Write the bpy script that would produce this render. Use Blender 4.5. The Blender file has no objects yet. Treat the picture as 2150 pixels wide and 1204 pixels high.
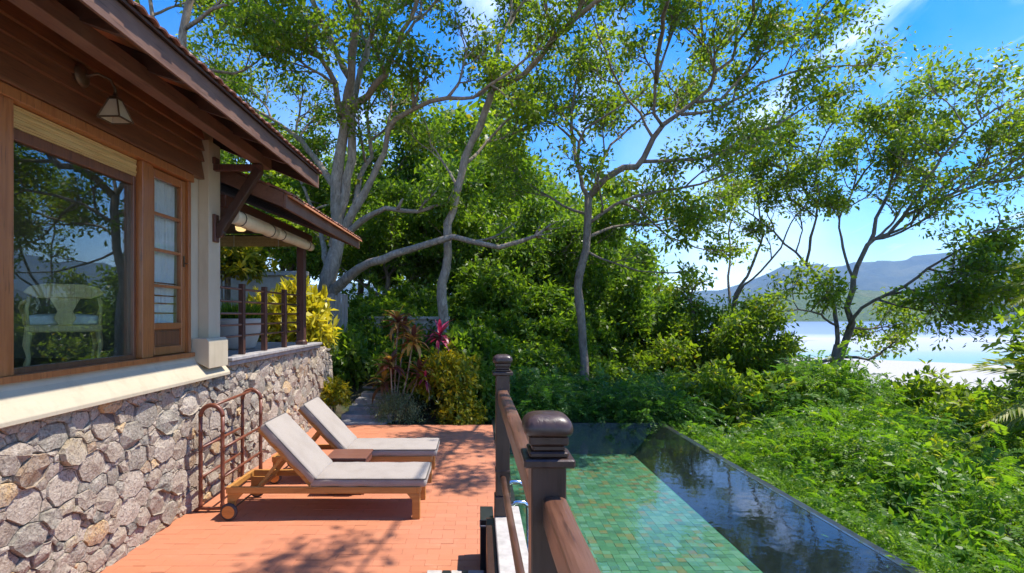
import bpy, bmesh, math, random
import numpy as np
from mathutils import Vector, Matrix, noise as mnoise
R = math.radians
random.seed(7)
rng = np.random.default_rng(11)
scene = bpy.context.scene
col = scene.collection

# ------------------------------------------------------------------ camera, sky, sun, exposure
EYE = 2.1                      # eye height above the deck (m)
F = 1150.0                     # focal length in pixels of the 2150 px wide photograph
VX, VY = 1005.0, 662.0         # where the long lines of the house meet
cam = bpy.data.cameras.new('camera'); camo = bpy.data.objects.new('camera', cam); col.objects.link(camo)
camo.location = (0, 0, EYE); camo.rotation_euler = (R(90), 0, 0)
cam.sensor_width = 36; cam.lens = 36 * F / 2150
cam.shift_x = (1075 - VX) / 2150; cam.shift_y = (VY - 602) / 2150
cam.clip_start = 0.05; cam.clip_end = 30000
scene.camera = camo

SUN_EL, SUN_AZ = R(65), R(80)          # azimuth from +Y towards +X
world = bpy.data.worlds.new('World'); scene.world = world; world.use_nodes = True
wn, wl = world.node_tree.nodes, world.node_tree.links
wn.clear()
def wnode(t, **kw):
    n = wn.new(t)
    for k, v in kw.items(): setattr(n, k, v)
    return n
w_out = wnode('ShaderNodeOutputWorld'); w_bg = wnode('ShaderNodeBackground')
w_sky = wnode('ShaderNodeTexSky', sky_type='NISHITA', sun_disc=False, sun_elevation=SUN_EL, sun_rotation=SUN_AZ,
              altitude=0, air_density=1.0, dust_density=0.25, ozone_density=4.0)
w_hsv = wnode('ShaderNodeHueSaturation'); w_hsv.inputs['Saturation'].default_value = 1.65; w_hsv.inputs['Value'].default_value = 0.9; w_hsv.inputs['Hue'].default_value = 0.511
w_tc = wnode('ShaderNodeTexCoord'); w_sep = wnode('ShaderNodeSeparateXYZ')
wl.new(w_tc.outputs['Generated'], w_sep.inputs[0])
def wmath(op, a, b=None, clamp=False):
    n = wnode('ShaderNodeMath', operation=op, use_clamp=clamp)
    for i, v in enumerate((a, b)):
        if v is None: continue
        if isinstance(v, (int, float)): n.inputs[i].default_value = v
        else: wl.new(v, n.inputs[i])
    return n.outputs[0]
zc = wmath('MAXIMUM', w_sep.outputs[2], 0.0)
den = wmath('ADD', zc, 0.16)
w_cmb = wnode('ShaderNodeCombineXYZ')
wl.new(wmath('DIVIDE', w_sep.outputs[0], den), w_cmb.inputs[0]); wl.new(wmath('DIVIDE', w_sep.outputs[1], den), w_cmb.inputs[1])
w_map = wnode('ShaderNodeMapping'); w_map.inputs['Rotation'].default_value = (0, 0, R(12)); w_map.inputs['Scale'].default_value = (2.3, 0.75, 1)
w_map.inputs['Location'].default_value = (2.6, 9.4, 0)
wl.new(w_cmb.outputs[0], w_map.inputs[0])
w_no = wnode('ShaderNodeTexNoise'); w_no.inputs['Scale'].default_value = 1.25; w_no.inputs['Detail'].default_value = 9; w_no.inputs['Roughness'].default_value = 0.58
w_no.inputs['Distortion'].default_value = 0.5
wl.new(w_map.outputs[0], w_no.inputs['Vector'])
w_mr = wnode('ShaderNodeMapRange', interpolation_type='SMOOTHSTEP'); w_mr.inputs[1].default_value = 0.48; w_mr.inputs[2].default_value = 0.92
w_mr.inputs[3].default_value = 0.0; w_mr.inputs[4].default_value = 0.85
wl.new(w_no.outputs[0], w_mr.inputs[0])
# cumulus-like white low down, everywhere round the horizon
w_mr2 = wnode('ShaderNodeMapRange', interpolation_type='SMOOTHSTEP'); w_mr2.inputs[1].default_value = 0.0; w_mr2.inputs[2].default_value = 0.5
w_mr2.inputs[3].default_value = 0.46; w_mr2.inputs[4].default_value = 0.0
wl.new(zc, w_mr2.inputs[0])
w_no2 = wnode('ShaderNodeTexNoise'); w_no2.inputs['Scale'].default_value = 2.6; w_no2.inputs['Detail'].default_value = 7
w_up = wnode('ShaderNodeCombineXYZ'); wl.new(w_sep.outputs[0], w_up.inputs[0]); wl.new(w_sep.outputs[1], w_up.inputs[1]); wl.new(zc, w_up.inputs[2])
wl.new(w_up.outputs[0], w_no2.inputs['Vector']); wl.new(w_up.outputs[0], w_sky.inputs['Vector'])
low = wmath('MULTIPLY', w_mr2.outputs[0], wmath('MULTIPLY', wmath('SUBTRACT', w_no2.outputs[0], 0.34, True), 3.0, True), True)
cl = wmath('MAXIMUM', w_mr.outputs[0], low, True)
w_mix = wnode('ShaderNodeMixRGB'); w_mix.inputs[2].default_value = (9.2, 9.6, 10.2, 1)
wl.new(w_sky.outputs[0], w_hsv.inputs['Color']); wl.new(w_hsv.outputs[0], w_mix.inputs[1]); wl.new(cl, w_mix.inputs[0])
wl.new(w_mix.outputs[0], w_bg.inputs[0]); w_bg.inputs[1].default_value = 0.15
wl.new(w_bg.outputs[0], w_out.inputs[0])

sun = bpy.data.lights.new('sun', 'SUN'); suno = bpy.data.objects.new('sun', sun); col.objects.link(suno)
sun.energy = 3.75; sun.angle = R(0.53); sun.color = (1.0, 0.94, 0.84)
sdir = Vector((math.cos(SUN_EL) * math.sin(SUN_AZ), math.cos(SUN_EL) * math.cos(SUN_AZ), math.sin(SUN_EL)))
suno.rotation_euler = sdir.to_track_quat('Z', 'Y').to_euler(); suno.location = (20, 20, 40)

scene.view_settings.view_transform = 'Standard'; scene.view_settings.look = 'None'
scene.view_settings.exposure = 1.15; scene.view_settings.gamma = 1.0; scene.view_settings.use_curve_mapping = False
scene.render.engine = 'CYCLES'
cy = scene.cycles
cy.use_denoising = True
try: cy.denoiser = 'OPENIMAGEDENOISE'; cy.denoising_input_passes = 'RGB_ALBEDO_NORMAL'; cy.denoising_prefilter = 'ACCURATE'
except Exception: pass
cy.max_bounces = 9; cy.diffuse_bounces = 4; cy.glossy_bounces = 3; cy.transmission_bounces = 5; cy.transparent_max_bounces = 8
cy.volume_bounces = 0; cy.caustics_reflective = False; cy.caustics_refractive = False
cy.sample_clamp_indirect = 6.0

def P(px, py, Y):              # the place at depth Y that the photograph shows at this pixel
    return Vector(((px - VX) * Y / F, Y, EYE - (py - VY) * Y / F))

# ------------------------------------------------------------------ objects
ORG = {}
def tag(o, label=None, cat=None, group=None, kind=None):
    if label: o['label'] = label
    if cat: o['category'] = cat
    if group: o['group'] = group
    if kind: o['kind'] = kind
    return o
def thing(name, label, cat, loc=(0, 0, 0), group=None, kind=None):
    o = bpy.data.objects.new(name, None); col.objects.link(o); o.location = loc; o.empty_display_size = 0.2
    ORG[o.name] = Vector(loc)
    return tag(o, label, cat, group, kind)
def link_mesh(me, name, parent=None, mat=None):
    o = bpy.data.objects.new(name, me); col.objects.link(o)
    if mat is not None and not me.materials: me.materials.append(mat)
    if parent is not None:
        o.parent = parent; o.location = -ORG.get(parent.name, Vector((0, 0, 0)))
    ORG[o.name] = Vector((0, 0, 0))
    return o
class MB:
    def __init__(s): s.v = []; s.f = []; s.sm = []
    def add(s, v, f, smooth=False):
        n = len(s.v); s.v += [tuple(p) for p in v]; s.f += [tuple(i + n for i in q) for q in f]; s.sm += [smooth] * len(f); return s
    def box(s, x0, x1, y0, y1, z0, z1, M=None):
        v = [Vector((x, y, z)) for z in (z0, z1) for y in (y0, y1) for x in (x0, x1)]
        if M is not None: v = [M @ p for p in v]
        return s.add(v, [(0, 2, 3, 1), (4, 5, 7, 6), (0, 1, 5, 4), (1, 3, 7, 5), (3, 2, 6, 7), (2, 0, 4, 6)])
    def bar(s, p, q, w, h, up=(0, 0, 1)):          # rectangular bar from p to q
        p, q = Vector(p), Vector(q); d = (q - p).normalized(); u = Vector(up)
        sx = d.cross(u).normalized(); sz = sx.cross(d).normalized()
        v = [c + sx * (a * w / 2) + sz * (b * h / 2) for c in (p, q) for b in (-1, 1) for a in (-1, 1)]
        return s.add(v, [(0, 1, 3, 2), (4, 6, 7, 5), (0, 4, 5, 1), (2, 3, 7, 6), (0, 2, 6, 4), (1, 5, 7, 3)])
    def tube(s, path, rad, n=8, cap=True):
        path = [Vector(p) for p in path]
        if not hasattr(rad, '__len__'): rad = [rad] * len(path)
        v = []; f = []; prev = None
        for i, p in enumerate(path):
            d = (path[min(i + 1, len(path) - 1)] - path[max(i - 1, 0)])
            d = d.normalized() if d.length > 1e-9 else Vector((0, 0, 1))
            if prev is None:
                a = Vector((0, 0, 1)) if abs(d.z) < 0.9 else Vector((1, 0, 0))
                sx = d.cross(a).normalized()
            else:
                sx = prev - d * prev.dot(d)
                sx = sx.normalized() if sx.length > 1e-6 else d.orthogonal().normalized()
            prev = sx; sy = d.cross(sx)
            r = rad[i]
            for k in range(n):
                t = 2 * math.pi * k / n; v.append(p + sx * (r * math.cos(t)) + sy * (r * math.sin(t)))
        for i in range(len(path) - 1):
            for k in range(n):
                f.append((i * n + k, i * n + (k + 1) % n, (i + 1) * n + (k + 1) % n, (i + 1) * n + k))
        s.add(v, f, True)
        if cap:
            m = len(s.v) - len(v); e = m + (len(path) - 1) * n
            s.f += [tuple(m + k for k in reversed(range(n))), tuple(e + k for k in range(n))]; s.sm += [False, False]
        return s
    def lathe(s, prof, c=(0, 0, 0), n=16, p=2.0, M=None, smooth=None):   # prof: (radius, z); p > 2 gives a rounded square
        v = []; f = []; c = Vector(c)
        for r, z in prof:
            for k in range(n):
                t = 2 * math.pi * (k + 0.5) / n; cx, sy_ = math.cos(t), math.sin(t)
                q = (abs(cx) ** p + abs(sy_) ** p) ** (-1.0 / p)
                w = Vector((r * q * cx, r * q * sy_, z)); v.append(c + (M @ w if M is not None else w))
        m = len(prof)
        for i in range(m - 1):
            for k in range(n): f.append((i * n + k, i * n + (k + 1) % n, (i + 1) * n + (k + 1) % n, (i + 1) * n + k))
        s.add(v, f, p < 3 if smooth is None else smooth)
        b = len(s.v) - len(v)
        s.f += [tuple(b + k for k in reversed(range(n))), tuple(b + (m - 1) * n + k for k in range(n))]; s.sm += [False, False]
        return s
    def prism(s, poly, axis, a, b):               # poly of 2D points extruded along an axis (0,1,2)
        def mk(u, w, t):
            return (t, u, w) if axis == 0 else (u, t, w) if axis == 1 else (u, w, t)
        n = len(poly); v = [mk(u, w, a) for u, w in poly] + [mk(u, w, b) for u, w in poly]
        f = [tuple(range(n)), tuple(reversed(range(n, 2 * n)))] + [(i, n + i, n + (i + 1) % n, (i + 1) % n) for i in range(n)]
        return s.add(v, f)
    def rbox(s, c, size, r, seg=3, M=None, puff=0.0, lump=0.0):  # soft rounded block
        bm = bmesh.new(); bmesh.ops.create_cube(bm, size=1.0)
        for v in bm.verts: v.co = Vector((v.co.x * size[0], v.co.y * size[1], v.co.z * size[2]))
        nx, ny = max(2, int(size[0] / 0.09)), max(2, int(size[1] / 0.09))
        bmesh.ops.bevel(bm, geom=bm.edges[:], offset=r, segments=seg, profile=0.6, affect='EDGES')
        ex = [e for e in bm.edges if abs(e.verts[0].co.x - e.verts[1].co.x) > size[0] * 0.6]
        bmesh.ops.subdivide_edges(bm, edges=ex, cuts=nx, use_grid_fill=True)
        ey = [e for e in bm.edges if abs(e.verts[0].co.y - e.verts[1].co.y) > size[1] * 0.6]
        bmesh.ops.subdivide_edges(bm, edges=ey, cuts=ny, use_grid_fill=True)
        for v in bm.verts:
            u, w = 2 * v.co.x / size[0], 2 * v.co.y / size[1]
            if v.co.z > 0: v.co.z += puff * (1 - u ** 4) * (1 - w ** 4)
            if lump: v.co += Vector((0, 0, 1)) * lump * mnoise.noise(v.co * 6 + Vector(c)) + Vector((0, 1, 0)) * lump * 0.5 * mnoise.noise(v.co * 5 + Vector((3, 1, 2)))
        bm.verts.index_update()
        vs = [(M @ v.co if M is not None else v.co) + Vector(c) for v in bm.verts]
        fs = [tuple(v.index for v in q.verts) for q in bm.faces]
        bm.free(); return s.add(vs, fs, True)
    def mesh(s, name, bevel=0.0, seg=1):
        me = bpy.data.meshes.new(name); me.from_pydata(s.v, [], s.f)
        me.polygons.foreach_set('use_smooth', s.sm)
        bm = bmesh.new(); bm.from_mesh(me)
        bmesh.ops.recalc_face_normals(bm, faces=bm.faces[:])
        if bevel:
            es = [e for e in bm.edges if len(e.link_faces) == 2 and e.calc_face_angle(0) > 0.6]
            bmesh.ops.bevel(bm, geom=es, offset=bevel, segments=seg, profile=0.7, affect='EDGES', clamp_overlap=True)
        bm.to_mesh(me); bm.free(); me.update()
        return me
    def build(s, name, mat, parent=None, bevel=0.0, label=None, seg=1, local=False):
        o = link_mesh(s.mesh(name, bevel, seg), name, parent, mat)
        if local: o.location = (0, 0, 0)
        if label: o['label'] = label
        return o
def copy_tree(o, parent=None):
    c = o.copy(); col.objects.link(c)
    if parent is not None: c.parent = parent
    for ch in list(o.children): copy_tree(ch, c)
    return c
def mesh_np(name, V, faces, rnd=None, smooth=False):       # V (n,3), faces (m,k) numpy
    me = bpy.data.meshes.new(name); V = np.asarray(V, np.float32); faces = np.asarray(faces, np.int32)
    m, k = faces.shape
    me.vertices.add(len(V)); me.vertices.foreach_set('co', V.ravel())
    me.loops.add(m * k); me.loops.foreach_set('vertex_index', faces.ravel())
    me.polygons.add(m); me.polygons.foreach_set('loop_start', np.arange(0, m * k, k, dtype=np.int32))
    if smooth: me.polygons.foreach_set('use_smooth', np.ones(m, bool))
    me.update(calc_edges=True)
    if rnd is not None:
        a = me.attributes.new('rnd', 'FLOAT', 'FACE'); a.data.foreach_set('value', np.asarray(rnd, np.float32))
    return me

# ------------------------------------------------------------------ materials
class Mat:
    def __init__(s, name):
        s.m = bpy.data.materials.new(name); s.m.use_nodes = True; s.n = s.m.node_tree.nodes; s.l = s.m.node_tree.links
        s.b = s.n['Principled BSDF']; s.out = s.n['Material Output']
    def node(s, t, **kw):
        n = s.n.new(t)
        for k, v in kw.items(): setattr(n, k, v)
        return n
    def coord(s, scale=(1, 1, 1), out='Object', rot=(0, 0, 0), src=None):
        mp = s.node('ShaderNodeMapping'); mp.inputs['Scale'].default_value = scale; mp.inputs['Rotation'].default_value = rot
        if src is None:
            if out == 'Position': src = s.node('ShaderNodeNewGeometry').outputs['Position']
            else: src = s.node('ShaderNodeTexCoord').outputs[out]
        s.l.new(src, mp.inputs[0]); return mp.outputs[0]
    def noise(s, vec, scale, detail=5, rough=0.55, dist=0.0):
        n = s.node('ShaderNodeTexNoise'); n.inputs['Scale'].default_value = scale; n.inputs['Detail'].default_value = detail
        n.inputs['Roughness'].default_value = rough; n.inputs['Distortion'].default_value = dist
        s.l.new(vec, n.inputs['Vector']); return n.outputs[0]
    def ramp(s, fac, stops, interp='LINEAR'):
        n = s.node('ShaderNodeValToRGB'); n.color_ramp.interpolation = interp; e = n.color_ramp.elements
        while len(e) < len(stops): e.new(0.5)
        for i, (p, c) in enumerate(stops): e[i].position = p; e[i].color = (*c, 1)
        s.l.new(fac, n.inputs[0]); return n.outputs[0]
    def mix(s, fac, a, b, mode='MIX'):
        n = s.node('ShaderNodeMixRGB', blend_type=mode)
        for i, v in enumerate((fac, a, b)):
            if isinstance(v, (int, float)): n.inputs[i].default_value = v
            elif isinstance(v, tuple): n.inputs[i].default_value = (*v, 1)
            else: s.l.new(v, n.inputs[i])
        return n.outputs[0]
    def math(s, op, a, b=0.0, clamp=False):
        n = s.node('ShaderNodeMath', operation=op, use_clamp=clamp)
        for i, v in enumerate((a, b)):
            if isinstance(v, (int, float)): n.inputs[i].default_value = v
            else: s.l.new(v, n.inputs[i])
        return n.outputs[0]
    def mr(s, v, a, b, c=0.0, d=1.0):
        n = s.node('ShaderNodeMapRange'); s.l.new(v, n.inputs[0])
        for i, x in enumerate((a, b, c, d)): n.inputs[i + 1].default_value = x
        return n.outputs[0]
    def bump(s, h, strength=0.3, dist=0.01):
        n = s.node('ShaderNodeBump'); n.inputs['Strength'].default_value = strength; n.inputs['Distance'].default_value = dist
        s.l.new(h, n.inputs['Height']); s.l.new(n.outputs[0], s.b.inputs['Normal']); return n.outputs[0]
    def color(s, c):
        if isinstance(c, tuple): s.b.inputs['Base Color'].default_value = (*c, 1)
        else: s.l.new(c, s.b.inputs['Base Color'])
        return s
    def rough(s, r):
        if isinstance(r, (int, float)): s.b.inputs['Roughness'].default_value = r
        else: s.l.new(r, s.b.inputs['Roughness'])
        return s
    def rnd(s, attr):
        if attr: n = s.node('ShaderNodeAttribute', attribute_name='rnd'); return n.outputs['Fac']
        return s.node('ShaderNodeObjectInfo').outputs['Random']

def wood(name, c1, c2, axis=1, rough=0.45, scale=1.0, weather=None, rnd=0.35, coat=0.0):
    m = Mat(name); sc = [14.0 * scale] * 3; sc[axis] = 0.9 * scale
    v = m.coord(tuple(sc)); g = m.noise(v, 2.2, 6, 0.6, 0.6); g2 = m.noise(m.coord((1.3, 1.3, 1.3)), 2.0, 3)
    c = m.mix(m.mr(g, 0.3, 0.72), c1, c2)
    dk = tuple(x * 0.55 for x in c1)
    c = m.mix(m.math('MULTIPLY', m.rnd(False), rnd), c, dk)
    if weather: c = m.mix(m.mr(g2, 0.45, 0.75, 0, 0.55), c, weather)
    g3 = m.noise(m.coord(tuple(x * 2.6 for x in sc)), 2.2, 4, 0.5); c = m.mix(m.mr(g3, 0.60, 0.68, 0, 0.6), c, tuple(x * 0.35 for x in c1))
    m.color(c); m.rough(m.mr(g, 0.2, 0.8, rough - 0.08, rough + 0.15)); m.bump(g, 0.45, 0.005)
    if coat: m.b.inputs['Coat Weight'].default_value = coat; m.b.inputs['Coat Roughness'].default_value = 0.2
    return m.m
def plain(name, c, rough=0.6, metallic=0.0, var=0.15, nscale=6.0, bump=0.15, bd=0.003):
    m = Mat(name); v = m.coord(); n = m.noise(v, nscale, 7, 0.6)
    m.color(m.mix(m.mr(n, 0.3, 0.7), tuple(x * (1 - var) for x in c), tuple(min(1, x * (1 + var)) for x in c)))
    m.rough(rough); m.b.inputs['Metallic'].default_value = metallic
    if bump: m.bump(m.noise(v, nscale * 8, 4), bump, bd)
    return m.m
def stone_mat(name, attr):
    m = Mat(name); v = m.coord(out='Position'); r = m.rnd(attr)
    base = m.ramp(r, [(0.0, (0.308, 0.234, 0.173)), (0.18, (0.414, 0.327, 0.252)), (0.34, (0.276, 0.245, 0.191)), (0.48, (0.467, 0.384, 0.298)),
                      (0.62, (0.351, 0.266, 0.196)), (0.74, (0.148, 0.141, 0.119)), (0.83, (0.392, 0.302, 0.187)), (0.91, (0.594, 0.384, 0.168)), (0.955, (0.318, 0.198, 0.112))], 'CONSTANT')
    n1 = m.noise(v, 9, 8, 0.65); n2 = m.noise(v, 42, 6, 0.7); n3 = m.noise(v, 3.1, 4)
    c = m.mix(m.mr(n1, 0.42, 0.64, 0, 0.6), base, (0.552, 0.478, 0.387))
    c = m.mix(m.mr(n2, 0.53, 0.60, 0, 0.7), c, (0.104, 0.081, 0.069))
    c = m.mix(m.mr(n2, 0.34, 0.43, 0.5, 0), c, (0.658, 0.598, 0.495))
    c = m.mix(m.mr(n3, 0.58, 0.75, 0, 0.4), c, (0.174, 0.136, 0.115))
    c = m.mix(m.mr(m.noise(v, 20, 6, 0.7), 0.45, 0.7, 0, 0.5), c, (0.488, 0.416, 0.322))
    m.color(c).rough(0.92)
    m.bump(m.math('ADD', m.math('MULTIPLY', n1, 1.0), m.math('MULTIPLY', n2, 0.6)), 1.0, 0.032)
    return m.m
def paver_mat(name, attr):
    m = Mat(name); v = m.coord(out='Position'); r = m.rnd(attr)
    n = m.noise(v, 1.3, 5, 0.6); n2 = m.noise(v, 60, 4, 0.7)
    base = m.ramp(r, [(0, (0.425, 0.153, 0.070)), (0.35, (0.455, 0.170, 0.080)), (0.7, (0.44, 0.160, 0.074)), (1, (0.47, 0.180, 0.087))])
    c = m.mix(m.mr(n, 0.35, 0.7, 0, 0.5), base, (0.50, 0.185, 0.105))
    c = m.mix(m.mr(n2, 0.55, 0.8, 0, 0.3), c, (0.42, 0.14, 0.07))
    n4 = m.noise(m.coord((.8, 1.6, 1), out='Position'), 2.4, 8, .72); c = m.mix(m.mr(n4, .54, .70, 0, .38), c, (.34, .125, .065)); c = m.mix(m.mr(n4, .28, .40, .3, 0), c, (.62, .33, .20))
    m.color(c).rough(0.72); m.bump(n2, 0.15, 0.003); return m.m
def mosaic_mat(name, attr):
    m = Mat(name); r = m.rnd(attr); v = m.coord(out='Position'); n = m.noise(v, 7, 4)
    c = m.ramp(r, [(0, (0.048, 0.147, 0.067)), (0.14, (0.075, 0.194, 0.095)), (0.28, (0.038, 0.108, 0.060)), (0.42, (0.108, 0.231, 0.134)), (0.54, (0.054, 0.162, 0.103)),
                   (0.64, (0.140, 0.147, 0.051)), (0.74, (0.065, 0.170, 0.079)), (0.82, (0.185, 0.135, 0.041)), (0.89, (0.112, 0.230, 0.161)), (0.965, (0.168, 0.090, 0.046))], 'CONSTANT')
    c = m.mix(m.mr(n, 0.3, 0.7, 0.1, 0.6), c, (0.065, 0.170, 0.091))
    m.color(c).rough(0.4); return m.m
def leaf_mat(name, dark, mid, light, trans=0.45, tcol=None, accent=None, gloss=0.42, acc=0.94):
    m = Mat(name); r = m.rnd(True)
    stops = [(0, dark), (0.5, mid), (0.86, light)]
    if accent: stops += [(acc, light), (min(acc + 0.03, 0.999), accent)]
    c = m.ramp(r, stops)
    m.color(c).rough(gloss); m.b.inputs['Specular IOR Level'].default_value = 0.35
    tr = m.node('ShaderNodeBsdfTranslucent')
    tc = m.mix(1.0, c, tcol or (1.9, 1.9, 0.75), 'MULTIPLY')
    m.l.new(tc, tr.inputs[0])
    mx = m.node('ShaderNodeMixShader'); mx.inputs[0].default_value = trans
    m.l.new(m.b.outputs[0], mx.inputs[1]); m.l.new(tr.outputs[0], mx.inputs[2]); m.l.new(mx.outputs[0], m.out.inputs[0])
    return m.m
def bark_mat(name, c1, c2, c3):
    m = Mat(name); v = m.coord((1, 1, 0.35), out='Position'); n = m.noise(v, 11, 10, 0.75, 0.8); n2 = m.noise(m.coord(out='Position'), 2.6, 6, .65)
    c = m.mix(m.mr(n, 0.36, 0.62), c1, c2); c = m.mix(m.mr(n2, 0.48, 0.62, 0, 0.75), c, c3)
    m.color(c).rough(0.9); m.bump(n, 0.9, 0.05); return m.m
def glass_like(name, ior, tint, rough=0.0, bumpf=None, gloss=(1, 1, 1), boost=1.0):
    m = Mat(name); fr = m.node('ShaderNodeFresnel'); bf = m.node('ShaderNodeNewGeometry').outputs['Backfacing']
    m.l.new(m.mr(bf, 0, 1, ior, 1.0 / ior), fr.inputs[0])      # the same pane from either side
    t = m.node('ShaderNodeBsdfTransparent'); t.inputs[0].default_value = (*tint, 1)
    g = m.node('ShaderNodeBsdfGlossy'); g.inputs['Roughness'].default_value = rough; g.inputs[0].default_value = (*gloss, 1)
    mx = m.node('ShaderNodeMixShader'); f = m.math('MULTIPLY', fr.outputs[0], boost, True)
    m.l.new(f, mx.inputs[0]); m.l.new(t.outputs[0], mx.inputs[1]); m.l.new(g.outputs[0], mx.inputs[2])
    if bumpf:
        h = bumpf(m); b = m.node('ShaderNodeBump'); b.inputs['Strength'].default_value = 1.0; b.inputs['Distance'].default_value = 0.01
        m.l.new(h, b.inputs['Height']); m.l.new(b.outputs[0], g.inputs['Normal']); m.l.new(b.outputs[0], fr.inputs['Normal'])
    m.l.new(mx.outputs[0], m.out.inputs[0]); m.n.remove(m.b); return m.m

MT = {}
MT['paver'] = paver_mat('terracotta_paver', False); MT['paver_a'] = paver_mat('terracotta_paver_field', True)
MT['stone'] = stone_mat('wall_stone', False); MT['stone_a'] = stone_mat('wall_stone_field', True)
MT['joint'] = plain('paver_joint', (0.30, 0.10, 0.055), 0.9)
MT['mortar'] = plain('mortar', (0.15, 0.12, 0.105), 0.95, var=0.4, nscale=14, bump=0.8, bd=0.02)
def _cream():
    m = Mat('cream_render'); v = m.coord(out='Position'); n = m.noise(v, 2.2, 6, .6); st = m.noise(m.coord((3.5, 3.5, .55), out='Position'), 2.6, 6, .65); f = m.noise(v, 45, 4)
    c = m.mix(m.mr(n, .3, .7), (0.421, 0.357, 0.250), (0.482, 0.412, 0.295)); c = m.mix(m.mr(st, .52, .78, 0, .45), c, (0.284, 0.230, 0.156)); c = m.mix(m.mr(f, .62, .75, 0, .3), c, (.36, .3, .22))
    m.color(c).rough(.88); m.bump(f, .25, .003); return m.m
MT['cream'] = _cream()
MT['siding'] = wood('siding_wood', (0.15, 0.058, 0.028), (0.34, 0.14, 0.06), 1, 0.42, coat=0.15, rnd=0.6)
MT['frame'] = wood('window_wood', (0.26, 0.085, 0.022), (0.42, 0.16, 0.045), 2, 0.35, coat=0.25, rnd=0.2)
MT['darkframe'] = wood('dark_window_wood', (0.10, 0.036, 0.016), (0.20, 0.075, 0.03), 2, 0.35, coat=0.2, rnd=0.2)
MT['beam'] = wood('beam_wood', (0.12, 0.055, 0.034), (0.21, 0.10, 0.062), 1, 0.6, weather=(0.24, 0.14, 0.095))
MT['rafter'] = wood('rafter_wood', (0.055, 0.028, 0.02), (0.11, 0.055, 0.038), 0, 0.6)
MT['soffit'] = wood('soffit_wood', (0.46, 0.17, 0.075), (0.62, 0.27, 0.125), 1, 0.6)
MT['darkwood'] = wood('terrace_wood', (0.06, 0.025, 0.018), (0.13, 0.05, 0.032), 2, 0.5)
MT['rail'] = wood('rail_wood', (0.075, 0.03, 0.016), (0.17, 0.072, 0.037), 1, 0.38, weather=(0.17, 0.095, 0.062), coat=0.1)
MT['post'] = wood('post_wood', (0.030, 0.013, 0.009), (0.060, 0.027, 0.018), 2, 0.36, weather=(0.075, 0.040, 0.029), coat=0.1, rnd=0.1)
MT['rack'] = plain('rack_wood', (0.17, 0.052, 0.026), 0.4, var=0.3, nscale=9, bump=0.1)
MT['teak'] = wood('teak', (0.40, 0.17, 0.035), (0.58, 0.29, 0.075), 0, 0.5, rnd=0.25)
MT['tablewood'] = wood('table_wood', (0.17, 0.065, 0.04), (0.25, 0.105, 0.065), 0, 0.45)
MT['rooftile'] = plain('roof_tile', (0.30, 0.13, 0.085), 0.85, var=0.4, nscale=7, bump=0.3, bd=0.01)
MT['granite'] = plain('grey_granite', (0.40, 0.37, 0.335), 0.8, var=0.22, nscale=13, bump=0.3, bd=0.004)
MT['terrace'] = plain('terrace_stone', (0.30, 0.28, 0.27), 0.75, var=0.3, nscale=8, bump=0.3, bd=0.004)
MT['blackstone'] = plain('black_granite', (0.022, 0.024, 0.024), 0.3, var=0.4, nscale=9, bump=0.05)
MT['mosaic'] = mosaic_mat('pool_mosaic', False); MT['mosaic_a'] = mosaic_mat('pool_mosaic_field', True)
MT['grout'] = plain('pool_grout', (0.055, 0.20, 0.11), 0.8)
MT['chrome'] = plain('chrome', (0.75, 0.76, 0.78), 0.16, 1.0, var=0.02, bump=0)
MT['rubber'] = plain('wheel_rubber', (0.05, 0.045, 0.045), 0.7)
MT['bronze'] = plain('bronze', (0.13, 0.085, 0.05), 0.45, 0.6)
MT['concrete'] = plain('garden_concrete', (0.33, 0.31, 0.27), 0.9, var=0.25, nscale=3, bump=0.3, bd=0.006)
MT['weathered'] = wood('weathered_fence', (0.22, 0.20, 0.175), (0.34, 0.31, 0.275), 2, 0.85)
MT['pot'] = plain('pot_stone', (0.42, 0.40, 0.38), 0.8, var=0.1, nscale=4)
MT['soil'] = plain('soil', (0.05, 0.035, 0.022), 0.95, var=0.4)
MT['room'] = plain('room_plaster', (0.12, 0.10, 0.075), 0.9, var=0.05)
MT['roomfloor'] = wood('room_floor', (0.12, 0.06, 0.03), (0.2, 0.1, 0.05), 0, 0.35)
MT['chair'] = wood('chair_wood', (0.66, 0.47, 0.20), (0.80, 0.62, 0.32), 2, 0.5)
MT['white'] = plain('white_cloth', (0.78, 0.8, 0.8), 0.9, var=0.05, nscale=20)
MT['blind'] = wood('bamboo', (0.50, 0.30, 0.09), (0.66, 0.44, 0.17), 1, 0.6, rnd=0.3)
MT['canvas'] = plain('blind_canvas', (0.58, 0.53, 0.38), 0.9, var=0.12, nscale=5)
def _fabric():
    m = Mat('cushion_fabric'); v = m.coord(out='Object'); n = m.noise(v, 240, 3, 0.7); n2 = m.noise(v, 5, 5)
    c = m.mix(m.mr(n, 0.3, 0.7), (0.27, 0.225, 0.185), (0.40, 0.345, 0.29)); c = m.mix(m.mr(n2, 0.45, 0.75, 0, 0.45), c, (0.24, 0.195, 0.155))
    m.color(c).rough(0.95); m.bump(m.math('ADD', n, m.math('MULTIPLY', n2, 2.0)), 0.5, 0.004)
    m.b.inputs['Sheen Weight'].default_value = 0.15; return m.m
MT['fabric'] = _fabric()
MT['piping'] = plain('cushion_piping', (0.085, 0.075, 0.068), 0.9)
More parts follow.
